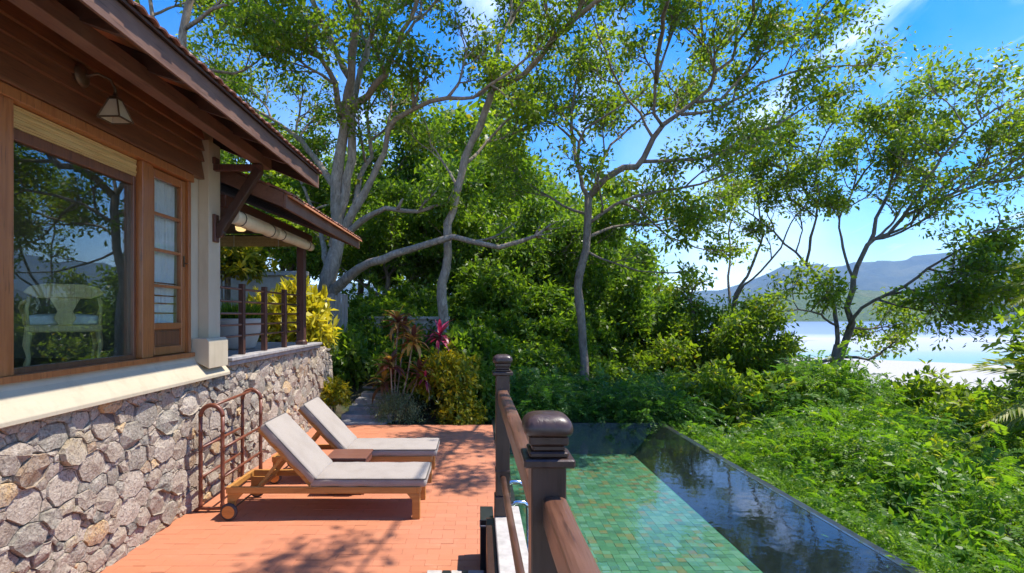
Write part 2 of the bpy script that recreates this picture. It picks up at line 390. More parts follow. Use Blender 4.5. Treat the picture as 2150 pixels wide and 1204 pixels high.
def _lampglass(name, e):
    m = Mat(name); m.color((0.72, 0.69, 0.58)).rough(0.35)
    tr = m.node('ShaderNodeBsdfTranslucent'); tr.inputs[0].default_value = (0.8, 0.76, 0.62, 1)
    mx = m.node('ShaderNodeMixShader'); mx.inputs[0].default_value = 0.45
    m.l.new(m.b.outputs[0], mx.inputs[1]); m.l.new(tr.outputs[0], mx.inputs[2]); m.l.new(mx.outputs[0], m.out.inputs[0])
    if e: m.b.inputs['Emission Color'].default_value = (1.0, 0.72, 0.32, 1); m.b.inputs['Emission Strength'].default_value = e
    return m.m
MT['lampglass'] = _lampglass('frosted_glass', 0); MT['lampon'] = _lampglass('lit_glass', 0.6)
def _curtain():
    m = Mat('curtain_cloth'); m.color((0.88, 0.88, 0.88)).rough(0.95)
    tr = m.node('ShaderNodeBsdfTranslucent'); tr.inputs[0].default_value = (0.85, 0.86, 0.88, 1)
    mx = m.node('ShaderNodeMixShader'); mx.inputs[0].default_value = 0.35
    m.l.new(m.b.outputs[0], mx.inputs[1]); m.l.new(tr.outputs[0], mx.inputs[2]); m.l.new(mx.outputs[0], m.out.inputs[0]); return m.m
MT['curtain'] = _curtain()
MT['glass'] = glass_like('window_glass', 1.5, (0.86, 0.92, 0.90), boost=1.9, bumpf=lambda m: m.math('MULTIPLY', m.noise(m.coord(out='Position'), 0.9, 1), 0.25))
MT['glass_plain'] = glass_like('casement_glass', 1.5, (0.93, 0.96, 0.95), boost=1.0)
MT['water'] = glass_like('pool_water', 1.333, (0.90, 0.97, 0.93), rough=0.0,
    bumpf=lambda m: m.math('ADD', m.math('MULTIPLY', m.noise(m.coord((1, 1.3, 1), out='Position'), 2.0, 3, 0.5, 0.6), 0.26), m.math('MULTIPLY', m.noise(m.coord((1, 1, 1), out='Position'), 9.0, 3, 0.5, 0.4), 0.10)))
MT['barkA'] = bark_mat('pale_bark', (0.15, 0.115, 0.08), (0.43, 0.35, 0.27), (0.24, 0.19, 0.13))
MT['barkB'] = bark_mat('dark_bark', (0.11, 0.08, 0.058), (0.29, 0.235, 0.185), (0.19, 0.15, 0.11))
MT['leafA'] = leaf_mat('tree_leaf', (0.065, 0.12, 0.012), (0.14, 0.215, 0.016), (0.235, 0.295, 0.024), 0.57, accent=(0.24, 0.20, 0.02), acc=0.965)
MT['leafB'] = leaf_mat('forest_leaf', (0.050, 0.105, 0.012), (0.10, 0.18, 0.017), (0.185, 0.265, 0.024), 0.53)
MT['leafC'] = leaf_mat('feathery_leaf', (0.055, 0.14, 0.013), (0.115, 0.225, 0.017), (0.20, 0.31, 0.027), 0.5, accent=(0.30, 0.32, 0.04), acc=0.965)
MT['leafD'] = leaf_mat('fern_leaf', (0.035, 0.10, 0.018), (0.07, 0.17, 0.03), (0.13, 0.25, 0.045), 0.45)
MT['leafY'] = leaf_mat('yellow_leaf', (0.26, 0.28, 0.02), (0.55, 0.48, 0.03), (0.72, 0.62, 0.05), 0.45, tcol=(1.3, 1.25, 0.6))
MT['leafK'] = leaf_mat('croton_leaf', (0.08, 0.14, 0.012), (0.30, 0.29, 0.016), (0.62, 0.46, 0.02), 0.42, tcol=(1.4, 1.3, 0.6))
MT['leafR'] = leaf_mat('cordyline_leaf', (0.07, 0.022, 0.022), (0.13, 0.05, 0.026), (0.30, 0.17, 0.05), 0.35, tcol=(1.7, 1.5, 0.8), accent=(0.42, 0.28, 0.05), acc=0.90)
MT['leafM'] = leaf_mat('magenta_leaf', (0.10, 0.012, 0.028), (0.26, 0.018, 0.06), (0.45, 0.04, 0.13), 0.4, tcol=(1.7, 1.2, 1.2))
MT['leafG'] = leaf_mat('greygreen_leaf', (0.07, 0.11, 0.05), (0.13, 0.18, 0.085), (0.24, 0.29, 0.16), 0.3)
MT['leafP'] = leaf_mat('palm_leaf', (0.07, 0.13, 0.015), (0.15, 0.21, 0.024), (0.30, 0.29, 0.05), 0.4)
HAZE = 1.0e-4
# ------------------------------------------------------------------ ground, beach, sea, hills
def sstep(a, b, x): t = np.clip((x - a) / (b - a), 0, 1); return t * t * (3 - 2 * t)
SEA = -12.0
def ground_h(x, y):
    x = np.asarray(x, float); y = np.asarray(y, float)
    left = sstep(0.6, -2.2, x) * sstep(10.9, 14.6, y)
    z = -0.12 + 1.15 * left + 0.5 * sstep(-3.2, -5.0, x) * sstep(10.8, 12.0, y)
    z = z - 0.40 * np.maximum(0, x - 4.1) * sstep(4.0, 5.5, x) - 0.30 * np.maximum(0, y - 13.2) * sstep(0.0, 5.0, x)
    z = z + 0.12 * np.sin(x * 1.3 + 0.7 * y) * np.cos(y * 0.9 - 0.4 * x) * sstep(12, 16, y + np.maximum(0, x - 4) * 3)
    pit = (x > 0.1) & (x < 4.0) & (y < 11.5) & (y > 2.0)
    z = np.where(pit, np.minimum(z, -1.5), z)
    z = z - 0.75 * sstep(3.86, 4.12, x) * (1 - sstep(11.5, 13.0, y))
    deck = (x > -3.6) & (x <= 0.1) & (y < 10.45)
    z = np.where(deck, -0.35, z)
    far = np.maximum(z, SEA + 0.25)
    return np.where(z < SEA + 0.25, SEA + 0.25 - 0.002 * np.maximum(0, np.hypot(x, y) - 40), far)
def grid_mesh(name, xs, ys, hf, smooth=True):
    X, Y = np.meshgrid(xs, ys); Z = hf(X, Y); n, m = X.shape
    V = np.stack([X.ravel(), Y.ravel(), Z.ravel()], 1); i = np.arange(n * m).reshape(n, m)
    fc = np.stack([i[:-1, :-1].ravel(), i[:-1, 1:].ravel(), i[1:, 1:].ravel(), i[1:, :-1].ravel()], 1)
    return mesh_np(name, V, fc, smooth=smooth)
def _ground():
    m = Mat('ground_soil'); v = m.coord(out='Position'); n = m.noise(v, 2.2, 7, 0.65); n2 = m.noise(v, 26, 5)
    c = m.mix(m.mr(n, 0.35, 0.65), (0.055, 0.04, 0.024), (0.035, 0.055, 0.015)); c = m.mix(m.mr(n2, 0.5, 0.75, 0, 0.6), c, (0.12, 0.085, 0.045))
    sp = m.node('ShaderNodeSeparateXYZ'); g = m.node('ShaderNodeNewGeometry'); m.l.new(g.outputs['Position'], sp.inputs[0])
    zz = m.math('ADD', sp.outputs[2], m.math('MULTIPLY', n, 1.2))
    c = m.mix(m.mr(zz, -10.7, -11.1), c, (0.39, 0.37, 0.335))
    m.color(c).rough(0.95); m.bump(n2, 0.6, 0.03); return m.m
xs = np.concatenate([np.linspace(-60, -9, 26), np.arange(-8.5, 12, 0.3), np.linspace(12.5, 40, 40), np.linspace(44, 220, 30)])
ys = np.concatenate([np.linspace(-40, -3, 14), np.arange(-2.5, 20, 0.3), np.linspace(20.5, 60, 50), np.linspace(64, 190, 26)])
g = link_mesh(grid_mesh('ground', xs, ys, ground_h), 'ground', None, _ground())
tag(g, 'dark leaf littered garden soil under the planting, falling away to pale sand', kind='structure')

def _sea():
    m = Mat('lagoon_water'); v = m.coord((0.004, 0.02, 1), out='Position'); n = m.noise(v, 1.0, 5, 0.55, 0.3)
    n3 = m.noise(m.coord((0.02, 0.05, 1), out='Position'), 1.0, 4)
    g = m.node('ShaderNodeNewGeometry'); sp = m.node('ShaderNodeSeparateXYZ'); m.l.new(g.outputs['Position'], sp.inputs[0])
    d = m.math('LOGARITHM', m.math('MAXIMUM', m.math('ADD', sp.outputs[1], m.math('MULTIPLY', sp.outputs[0], 0.05)), 20.0), 10.0)
    d = m.math('ADD', d, m.math('MULTIPLY', m.math('SUBTRACT', n, 0.5), 0.13))
    t = m.mr(d, 2.0, 3.5)
    c = m.ramp(t, [(0.0, (0.42, 0.43, 0.41)), (0.085, (0.37, 0.42, 0.41)), (0.13, (0.20, 0.34, 0.345)), (0.20, (0.26, 0.37, 0.375)), (0.25, (0.38, 0.41, 0.41)),
                   (0.36, (0.52, 0.50, 0.48)), (0.41, (0.30, 0.34, 0.42)), (0.44, (0.21, 0.26, 0.37)), (0.75, (0.15, 0.20, 0.31)), (1.0, (0.12, 0.16, 0.24))])
    seg = m.math('MULTIPLY', m.mr(n3, 0.62, 0.70), m.math('MULTIPLY', m.mr(t, 0.28, 0.31), m.mr(t, 0.36, 0.34)))
    c = m.mix(m.math('MULTIPLY', seg, 0.7), c, (0.2, 0.16, 0.14))
    m.color(c).rough(0.35); m.b.inputs['Specular IOR Level'].default_value = 0.12
    m.bump(m.noise(m.coord((0.25, 0.5, 1), out='Position'), 1.0, 4), 0.25, 0.1); return m.m
sx = np.concatenate([np.linspace(-7000, -300, 12), np.linspace(-250, 400, 14), np.linspace(600, 7400, 14)])
sy = np.concatenate([np.linspace(-800, 20, 6), np.linspace(60, 1000, 16), np.linspace(1500, 6800, 10)])
sea = link_mesh(grid_mesh('sea', sx, sy, lambda x, y: np.full(x.shape, SEA - 0.1)), 'sea', None, _sea())
tag(sea, 'shallow lagoon with bands of white sand, pale turquoise and slate blue water', kind='structure')

def hill(name, ridge, D, depth, mat, label, rough=0.05, seed=0, n=260, rows=26):
    px = np.array([p[0] for p in ridge], float); py = np.array([p[1] for p in ridge], float)
    u = np.linspace(px[0], px[-1], n); yy = np.interp(u, px, py)
    X = (u - VX) * D / F; H = EYE - (yy - VY) * D / F - SEA
    r = np.random.default_rng(seed)
    V = []; 
    t = np.linspace(0, 1, rows)
    for j, tj in enumerate(t):
        prof = tj ** 0.8 if tj <= 1 else 1
        yj = D - depth * (1 - tj)
        for i in range(n):
            k = mnoise.fractal((X[i] * 0.004, yj * 0.004, seed * 3.1), 0.8, 2.2, 6) * rough * (0.35 + tj)
            z = SEA - 2 + (H[i] + 2) * max(0, prof + k * (1 if tj < 1 else 0.25) * min(1, tj * 4))
            V.append((X[i] * (yj / D), yj, z))
    for i in range(n): V.append((X[i] * 1.12, D + depth, SEA - 2))
    idx = np.arange(n * (rows + 1)).reshape(rows + 1, n)
    fc = np.stack([idx[:-1, :-1].ravel(), idx[:-1, 1:].ravel(), idx[1:, 1:].ravel(), idx[1:, :-1].ravel()], 1)
    o = link_mesh(mesh_np(name, np.array(V), fc, smooth=True), name, None, mat); return tag(o, label, kind='structure')
def _hillmat(name, a, b, sc):
    m = Mat(name); v = m.coord(out='Position'); n = m.noise(v, sc, 9, 0.7); n2 = m.noise(v, sc * 0.12, 5, 0.6)
    c = m.mix(m.mr(n, 0.35, 0.66), a, b); c = m.mix(m.mr(n2, 0.5, 0.68, 0, 0.5), c, (0.14, 0.14, 0.06)); m.color(c).rough(0.95); m.bump(n, 1.0, 14.0); return m.m
hill('mountain', [(-2600, 600), (-900, 560), (200, 590), (900, 600), (1250, 620), (1520, 610), (1570, 590), (1625, 568), (1645, 558), (1668, 556), (1690, 562), (1745, 562), (1790, 558), (1850, 550), (1930, 541), (2000, 537), (2080, 528), (2150, 522), (2300, 524), (2700, 530), (3300, 540), (3900, 600)],
     5000, 1700, _hillmat('mountain_forest', (0.016, 0.030, 0.018), (0.05, 0.07, 0.028), 0.025), 'long blue hazy mountain ridge with a flat topped knoll, far across the lagoon', 0.10, 3)
hill('hill', [(900, 662), (1300, 655), (1480, 645), (1560, 640), (1620, 620), (1690, 606), (1760, 604), (1850, 612), (1930, 630), (1990, 648), (2040, 660)],
     1700, 500, _hillmat('hill_forest', (0.03, 0.07, 0.012), (0.12, 0.17, 0.035), 0.05), 'low green wooded headland in front of the blue mountain', 0.16, 8)
hill('hill.001', [(1800, 661), (1880, 640), (1960, 612), (2040, 590), (2110, 580), (2200, 576), (2400, 570), (2700, 575), (3100, 640)],
     2100, 600, _hillmat('dark_hill_forest', (0.008, 0.020, 0.012), (0.024, 0.042, 0.02), 0.05), 'dark forested hillside coming down to the water behind the right hand tree', 0.14, 12)

# ------------------------------------------------------------------ stone base of the house and terrace
random.seed(21)
WX = -3.11
def wall_top(y): return 1.385 if y < 6.7 else (1.47 if y < 10.5 else 1.47 - 0.45 * max(0, (y - 11.05) / 0.6) ** 2)
base = thing('stone_wall', 'rough grey and pinkish random rubble wall below the cream house and terrace', 'wall', (WX, 6.5, 0))
mb = MB().box(-3.75, WX - 0.004, 0.2, 10.45, -0.3, 1.38)
mb.box(-3.72, WX - 0.014, 6.72, 10.44, 1.38, 1.465)
mb.prism([(10.45, -0.3), (11.6, -0.3), (11.62, 0.95), (11.5, 1.28), (11.2, 1.44), (10.9, 1.465), (10.45, 1.465)], 0, -3.7, WX - 0.006)
mb.build('mortar_core', MT['mortar'], base)
Y0, Y1 = 2.6, 11.6
seeds = []
STR = 1.3                                   # stones lie a little longer than high
def far_enough(p, r):
    return all((p[0] - q[0]) ** 2 + ((p[1] - q[1])) ** 2 > (0.76 * (r + q[2])) ** 2 for q in seeds)
for r0, r1, N in ((0.095, 0.14, 420), (0.066, 0.098, 2000), (0.045, 0.072, 6500), (0.022, 0.038, 12000)):
    for _ in range(N):
        r = random.uniform(r0, r1); p = (random.uniform(Y0 / STR, Y1 / STR), random.uniform(-0.03, 1.5))
        if r0 > 0.14 and random.random() < 0.80: continue
        if r0 < 0.05 and random.random() < 0.30: continue
        if far_enough(p, r): seeds.append((p[0], p[1], r))
def clip_poly(poly, a, b, c):      # keep a*x+b*y <= c
    out = []
    for i in range(len(poly)):
        p, q = poly[i], poly[(i + 1) % len(poly)]
        dp, dq = a * p[0] + b * p[1] - c, a * q[0] + b * q[1] - c
        if dp <= 0: out.append(p)
        if (dp < 0) != (dq < 0) and abs(dp - dq) > 1e-12:
            t = dp / (dp - dq); out.append((p[0] + (q[0] - p[0]) * t, p[1] + (q[1] - p[1]) * t))
    return out
stones = []
S = np.array(seeds)
for i, (sy_, sz_, r) in enumerate(seeds):
    dd = np.hypot(S[:, 0] - sy_, S[:, 1] - sz_); near = [j for j in np.argsort(dd)[1:40] if dd[j] < 0.9]
    poly = [(sy_ - .5, sz_ - .5), (sy_ + .5, sz_ - .5), (sy_ + .5, sz_ + .5), (sy_ - .5, sz_ + .5)]
    tp = wall_top(sy_ * STR)
    poly = clip_poly(poly, 0, 1, tp); poly = clip_poly(poly, 0, -1, 0.02) if poly else poly
    poly = clip_poly(poly, 1, 0, Y1 / STR) if poly else poly
    for j in near:
        if len(poly) < 3: break
        a, b = S[j, 0] - sy_, S[j, 1] - sz_
        c = 0.5 * (S[j, 0] ** 2 + S[j, 1] ** 2 - S[j, 2] ** 2 - sy_ ** 2 - sz_ ** 2 + r * r)
        poly = clip_poly(poly, a, b, c)
    if len(poly) >= 3:
        poly = [(a_ * STR, b_) for a_, b_ in poly]
        ar = 0.5 * abs(sum(poly[k][0] * poly[(k + 1) % len(poly)][1] - poly[(k + 1) % len(poly)][0] * poly[k][1] for k in range(len(poly))))
        if ar > 0.0007: stones.append((poly, ar))
def stone_geo(poly, ar):
    c = (sum(p[0] for p in poly) / len(poly), sum(p[1] for p in poly) / len(poly))
    pts = []; n = len(poly); per = []
    for i in range(n):                        # round the corners, roughen the sides
        p, q, o = poly[i], poly[(i + 1) % n], poly[i - 1]
        el = math.hypot(q[0] - p[0], q[1] - p[1])
        if n <= 8:
            k = random.uniform(0.02, 0.10); pts.append((p[0] + (o[0] - p[0]) * k, p[1] + (o[1] - p[1]) * k))
        k = random.uniform(0.02, 0.10); pts.append((p[0] + (q[0] - p[0]) * k, p[1] + (q[1] - p[1]) * k))
        if el > 0.07:
            k = random.uniform(.4, .62); ja = random.uniform(-.055, .015) * el; nx_, nz_ = (q[1] - p[1]) / el, -(q[0] - p[0]) / el
            if (p[0] - c[0]) * nx_ + (p[1] - c[1]) * nz_ < 0: nx_, nz_ = -nx_, -nz_
            pts.append((p[0] + (q[0] - p[0]) * k + nx_ * ja, p[1] + (q[1] - p[1]) * k + nz_ * ja))
    sz = math.sqrt(ar); g = min(0.0035, sz * 0.025)
    out = random.uniform(-0.012, 0.03) * min(1, sz / 0.12)
    tilt = (random.uniform(-.13, .13), random.uniform(-.15, .08))
    def ring(shrink, x):
        r = []
        for (y, z) in pts:
            dy, dz = y - c[0], z - c[1]; L = math.hypot(dy, dz) + 1e-6; k = max(0.3, (L - shrink) / L) * random.uniform(0.985, 1.012)
            if x > 0.012: x += random.uniform(-.009, .007) * min(1, sz / .15)
            r.append((WX + x + (tilt[0] * dy + tilt[1] * dz) * (1 if x > 0 else 0), c[0] + dy * k, c[1] + dz * k))
        return r
    r0, r1, r2 = ring(g, -0.03), ring(g * 1.15, 0.006 + out), ring(g * 1.2 + sz * 0.022, 0.012 + out + sz * 0.01)
    m = len(pts); v = r0 + r1 + r2 + [(WX + 0.018 + out + sz * random.uniform(-0.01, 0.025), c[0] + random.uniform(-.1, .1) * sz, c[1] + random.uniform(-.1, .1) * sz)]
    f = []
    for a in (0, m):
        for i in range(m): f.append((a + i, a + (i + 1) % m, a + m + (i + 1) % m, a + m + i))
    for i in range(m): f.append((2 * m + i, 2 * m + (i + 1) % m, 3 * m))
    return v, f
def seen_size(s):
    y = s[0][0][0]; return s[1] * (F / y) ** 2 * abs(WX) / math.hypot(WX, y) * (1 if y > 3.35 else 0.15)
stones.sort(key=seen_size, reverse=True)
rest = MB(); frs = []
for i, s_ in enumerate(stones):
    v, f = stone_geo(*s_)
    if i < 300: MB().add(v, f).build('stone', MT['stone'], base)
    else: rest.add(v, f); frs += [random.random()] * len(f)
me = mesh_np('small_stones_', np.zeros((1, 3)), np.zeros((0, 4), np.int32)) if False else bpy.data.meshes.new('rubble_infill')
me.from_pydata(rest.v, [], rest.f); a_ = me.attributes.new('rnd', 'FLOAT', 'FACE'); a_.data.foreach_set('value', frs)
bm = bmesh.new(); bm.from_mesh(me); bmesh.ops.recalc_face_normals(bm, faces=bm.faces[:]); bm.to_mesh(me); bm.free()
o = link_mesh(me, 'rubble_infill', base, MT['stone_a']); o['kind'] = 'stuff'

# ------------------------------------------------------------------ house
house = thing('house', 'cream rendered bungalow with varnished window, dark lap siding and deep tiled eaves', 'house', (-3.2, 3.5, 0))
WF = -3.2
sk = MB().prism([(-3.75, 1.382), (-3.02, 1.382), (-3.02, 1.415), (-3.045, 1.45), (-3.10, 1.515), (-3.155, 1.59), (-3.185, 1.668), (-3.75, 1.668)], 1, 0.2, 6.66)
sk.build('plinth_skirt', MT['cream'], house, 0.004)
w = MB().box(-3.40, WF, 6.02, 6.6, 1.668, 4.5).box(-3.40, -3.2, 0.2, 3.5, 1.668, 3.64).box(-3.40, -3.2, 0.2, 6.02, 3.64, 4.5)
w.box(-8.2, -3.40, 6.4, 6.6, 1.4, 5.2).box(-8.2, -3.40, 0.2, 0.4, 1.4, 1.7).box(-8.2, -3.40, 0.2, 0.4, 3.8, 5.2).box(-8.4, -8.2, 0.2, 6.6, 1.4, 2.0).box(-8.4, -8.2, 0.2, 6.6, 3.6, 4.6).box(-8.4, -8.2, 0.2, 1.6, 2.0, 3.6).box(-8.4, -8.2, 5.4, 6.6, 2.0, 3.6)  # unseen side and back openings added to let daylight reach the armchair
w.build('wall', MT['cream'], house)
pl = MB().box(-3.2, -3.08, 6.25, 6.53, 1.668, 4.10)
po = pl.build('pilaster', MT['cream'], house, 0.004)
MB().prism([(-3.2, 1.60), (-3.0, 1.50), (-3.0, 1.80), (-3.03, 1.84), (-3.2, 1.84)], 1, 6.1, 6.56).build('pilaster_base', MT['cream'], po, 0.006)
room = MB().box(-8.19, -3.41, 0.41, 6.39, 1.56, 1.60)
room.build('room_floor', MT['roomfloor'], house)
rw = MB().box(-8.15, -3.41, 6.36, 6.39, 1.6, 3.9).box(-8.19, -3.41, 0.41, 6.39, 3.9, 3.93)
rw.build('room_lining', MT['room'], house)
# siding boards, lapped
zs = 3.645; k = 0
for hgt in (0.20, 0.125, 0.125, 0.125, 0.125, 0.125, 0.125, 0.125):
    x0 = -3.125
    y1 = 6.245
    MB().prism([(-3.2, zs), (x0, zs), (x0, zs + 0.012), (x0 - 0.036, zs + hgt + 0.012), (-3.2, zs + hgt + 0.012)], 1, 0.2, y1).build('siding_board', MT['siding'], house)
    zs += hgt
# big window
win = MB()
win.box(-3.30, -3.155, 3.50, 3.72, 1.69, 3.56).box(-3.30, -3.165, 5.16, 5.325, 1.69, 3.56)
win.box(-3.30, -3.165, 5.985, 6.03, 1.69, 3.56)
win.box(-3.32, -3.14, 3.48, 6.05, 3.56, 3.64).box(-3.32, -3.135, 3.46, 6.06, 1.642, 1.69)
wo = win.build('window', MT['frame'], house, 0.004)
MB().box(-3.29, -3.225, 3.72, 3.76, 1.69, 3.56).box(-3.29, -3.225, 5.12, 5.16, 1.69, 3.56).box(-3.29, -3.225, 3.76, 5.12, 1.69, 1.73).box(-3.29, -3.225, 3.76, 5.12, 3.32, 3.40).build('sash', MT['darkframe'], wo, 0.003)
MB().box(-3.262, -3.254, 3.76, 5.12, 1.73, 3.32).build('pane', MT['glass'], wo)
# roller blind of bamboo under the head
for i in range(9):
    MB().box(-3.235 - 0.0015 * (i % 2), -3.222 + 0.004 * (i % 3), 3.73, 5.15, 3.402 + i * 0.0172, 3.402 + i * 0.0172 + 0.0155).build('blind_slat', MT['blind'], wo)
# casement beside it
ca = MB(); x0, x1 = -3.255, -3.20
ca.box(x0, x1, 5.33, 5.41, 1.70, 3.55).box(x0, x1, 5.90, 5.98, 1.70, 3.55).box(x0, x1, 5.41, 5.90, 3.47, 3.55).box(x0, x1, 5.41, 5.90, 1.70, 1.78).box(x0, x1, 5.41, 5.90, 1.955, 2.02)
cas = ca.build('casement', MT['frame'], house, 0.004)
MB().box(x0 + .012, x1 - .02, 5.41, 5.90, 1.78, 1.955).box(x0 + .02, x1 - .012, 5.44, 5.87, 1.80, 1.935).build('lower_panel', MT['darkframe'], cas, 0.003)
for z in (2.395, 2.755, 3.115): MB().box(x0 + 0.006, x1 - 0.006, 5.41, 5.90, z - 0.014, z + 0.014).build('glazing_bar', MT['frame'], cas, 0.002)
for a, b in ((2.02, 2.381), (2.409, 2.741), (2.769, 3.101), (3.129, 3.47)): MB().box(x0 + 0.02, x0 + 0.026, 5.41, 5.90, a, b).build('pane', MT['glass_plain'], cas)
for z in (2.12, 2.22, 2.30, 2.43): MB().tube([(x0 - 0.02, 5.40, z), (x0 - 0.02, 5.91, z)], 0.008, 6).build('guard_bar', MT['frame'], cas)
MB().box(x1, x1 + 0.012, 5.925, 5.945, 2.62, 2.74).tube([(x1 + .006, 5.935, 2.66), (x1 + .045, 5.935, 2.66), (x1 + .05, 5.90, 2.65)], 0.006, 6).build('handle', MT['bronze'], cas)
# curtain behind it
ny, nz = 90, 12; V = []; 
for j in range(nz + 1):
    for i in range(ny + 1):
        y = 5.36 + 0.56 * i / ny; z = 1.75 + 1.78 * j / nz
        V.append((-3.30 + 0.024 * math.sin(i * 0.62 + 0.25 * math.sin(j * .6)) + 0.01 * math.sin(i * 1.7 + j * .3), y, z))
idx = np.arange((ny + 1) * (nz + 1)).reshape(nz + 1, ny + 1)
fc = np.stack([idx[:-1, :-1].ravel(), idx[:-1, 1:].ravel(), idx[1:, 1:].ravel(), idx[1:, :-1].ravel()], 1)
cu = link_mesh(mesh_np('curtain', V, fc, smooth=True), 'curtain', None, MT['curtain'])
tag(cu, 'white sheer curtain hanging in folds behind the narrow casement window', 'curtain')

# roof
PITCH = 0.40
def zb(x): return 3.985 + (-2.58 - x) * PITCH          # underside of the rafters
roof_pts = lambda x, up: (x, zb(x) + up)
RIDGE = -6.6
def slope_plate(mb, x0, x1, y0, y1, up0, up1, f=zb):
    return mb.prism([(x0, f(x0) + up0), (x1, f(x1) + up0), (x1, f(x1) + up1), (x0, f(x0) + up1)], 1, y0, y1)
roof = slope_plate(MB(), RIDGE, -2.07, -0.5, 7.16, 0.145, 0.165).prism([(RIDGE, zb(RIDGE) + 0.145), (RIDGE, zb(RIDGE) + 0.165), (-10.6, zb(RIDGE) - 1.45), (-10.6, zb(RIDGE) - 1.48)], 1, -0.5, 7.16).build('roof', MT['rafter'], house)
nb = 9
for i in range(nb):                                   # soffit boards run along the eaves
    xa = -2.13 - i * 0.115; slope_plate(MB(), xa - 0.109, xa, -0.5, 7.155, 0.125, 0.144).build('soffit_board', MT['soffit'], roof)
rys = [2.79 - 0.74 * 3 + 0.74 * i for i in range(9)]
rys = [0.5, 1.3, 2.05, 2.78, 3.49, 4.20, 4.96, 5.66, 6.43]
for y in rys:
    MB().prism([(-2.135, zb(-2.135) + 0.05), (-2.135, zb(-2.135) + 0.123), (RIDGE, zb(RIDGE) + 0.123), (RIDGE, zb(RIDGE) + .003), (-2.45, zb(-2.45) + .003), (-2.3, zb(-2.3) + 0.012)], 1, y - 0.026, y + 0.026).build('rafter', MT['rafter'], roof)
MB().prism([(-2.131, zb(-2.13) - 0.03), (-2.10, zb(-2.13) - 0.04), (-2.10, zb(-2.1) + 0.135), (-2.131, zb(-2.13) + 0.143)], 1, -0.5, 7.2).build('fascia_board', MT['beam'], roof, 0.003)
slope_plate(MB(), RIDGE, -2.132, 7.161, 7.195, -0.03, 0.165).build('barge_board', MT['rafter'], roof)
MB().box(-2.645, -2.525, -0.5, 6.68, 3.865, 3.985).build('purlin', MT['beam'], roof, 0.005)
# clay tiles: a barrel tile, laid in courses up from the eave
def tile_mesh():
    b = MB(); n = 5; v = []; f = []
    for (u, z0) in ((0.0, 0.0), (0.33, 0.02)):
        for up in (0.0, 0.012):
            for i in range(n + 1):
                t = i / n; yy = -0.062 + 0.124 * t; v.append((-u, yy, z0 - 0.0 + up + 0.016 * math.sin(math.pi * t)))
    m = n + 1
    for i in range(n):
        f += [(m + i, m + i + 1, 3 * m + i + 1, 3 * m + i), (i, 2 * m + i, 2 * m + i + 1, i + 1), (i, i + 1, m + i + 1, m + i)]
    f += [(0, m, 3 * m, 2 * m), (n, 2 * m + n, 3 * m + n, m + n)]
    return b.add(v, f).mesh('roof_tile')
TM = tile_mesh(); TM.materials.append(MT['rooftile'])
def lay_tiles(parent, xe, y0, y1, fz, up, courses, parts, cap, xmin=-99):
    ang = math.atan(PITCH); st = MB(); cnt = 0
    vs = np.array([v.co for v in TM.vertices]); fs = [tuple(p.vertices) for p in TM.polygons]
    for c in range(courses):
        x = xe - c * 0.27
        if x < xmin: break
        y = y0 + 0.062
        while y < y1 - 0.05:
            jx, jz, ja = random.uniform(-.008, .008), random.uniform(0, .006), random.uniform(-.02, .02)
            M = Matrix.Translation((x + jx, y, fz(x) + up + jz)) @ Matrix.Rotation(ang, 4, 'Y') @ Matrix.Rotation(ja, 4, 'Z')
            if c < parts and cnt < cap:
                o = bpy.data.objects.new('roof_tile', TM); col.objects.link(o); o.parent = parent; o.matrix_basis = Matrix.Translation(-parent.matrix_basis.translation if parent.type == 'EMPTY' else Vector()) @ M; cnt += 1
            else: st.add([M @ Vector(p) for p in vs], fs)
            y += 0.126
    o = st.build('roof_tile_field', MT['rooftile'], parent); o['kind'] = 'stuff'
lay_tiles(roof, -2.045, -0.4, 7.22, zb, 0.166, 17, 4, 240, RIDGE)
# bracket under the purlin at the pilaster
br = MB().bar((-3.08, 6.385, 3.815), (-2.52, 6.385, 3.815), 0.075, 0.075)
bk_ = br.build('eaves_bracket', MT['darkwood'], house, 0.006)
MB().box(-3.08, -3.045, 6.33, 6.44, 3.854, 3.93).build('wall_cleat', MT['darkwood'], bk_, 0.003)
MB().box(-3.08, -3.045, 6.33, 6.44, 2.95, 3.27).build('wall_cleat', MT['darkwood'], bk_, 0.006)
MB().bar((-3.03, 6.385, 3.06), (-2.555, 6.385, 3.80), 0.085, 0.10, (1, 0, 0)).lathe([(0.06, -0.04), (0.06, 0.04)], (-3.02, 6.385, 3.06), 14, M=Matrix.Rotation(R(90), 3, 'X')).build('bracket_strut', MT['post'], house, 0.012, seg=2)

# ------------------------------------------------------------------ terrace roof, posts, floor, rail
ter = thing('terrace_roof', 'lower tiled veranda roof with brown fascia beyond the pilaster', 'roof', (-3.1, 8.6, 0))
def zt(x): return 3.435 + (-2.35 - x) * PITCH
slope_plate(MB(), -5.6, -2.28, 6.72, 10.72, 0.125, 0.15, zt).build('roof_deck', MT['soffit'], ter)
MB().box(-2.372, -2.34, 6.66, 10.76, 3.40, 3.565).build('fascia_board', MT['beam'], ter, 0.003)
slope_plate(MB(), -5.6, -2.374, 6.66, 6.70, -0.03, 0.15, zt).build('barge_board', MT['beam'], ter)
slope_plate(MB(), -5.6, -2.374, 10.722, 10.76, -0.03, 0.15, zt).build('barge_board', MT['beam'], ter)
for i in range(7):
    y = 7.1 + i * 0.58; slope_plate(MB(), -5.6, -2.375, y - 0.024, y + 0.024, 0.012, 0.124, zt).build('rafter', MT['rafter'], ter)
MB().box(-3.17, -3.05, 6.605, 10.05, 3.40, 3.555).build('eaves_beam', MT['darkwood'], ter, 0.004)
MB().box(-5.6, -3.171, 9.90, 10.02, 3.40, 3.55).build('cross_beam', MT['darkwood'], ter, 0.004)
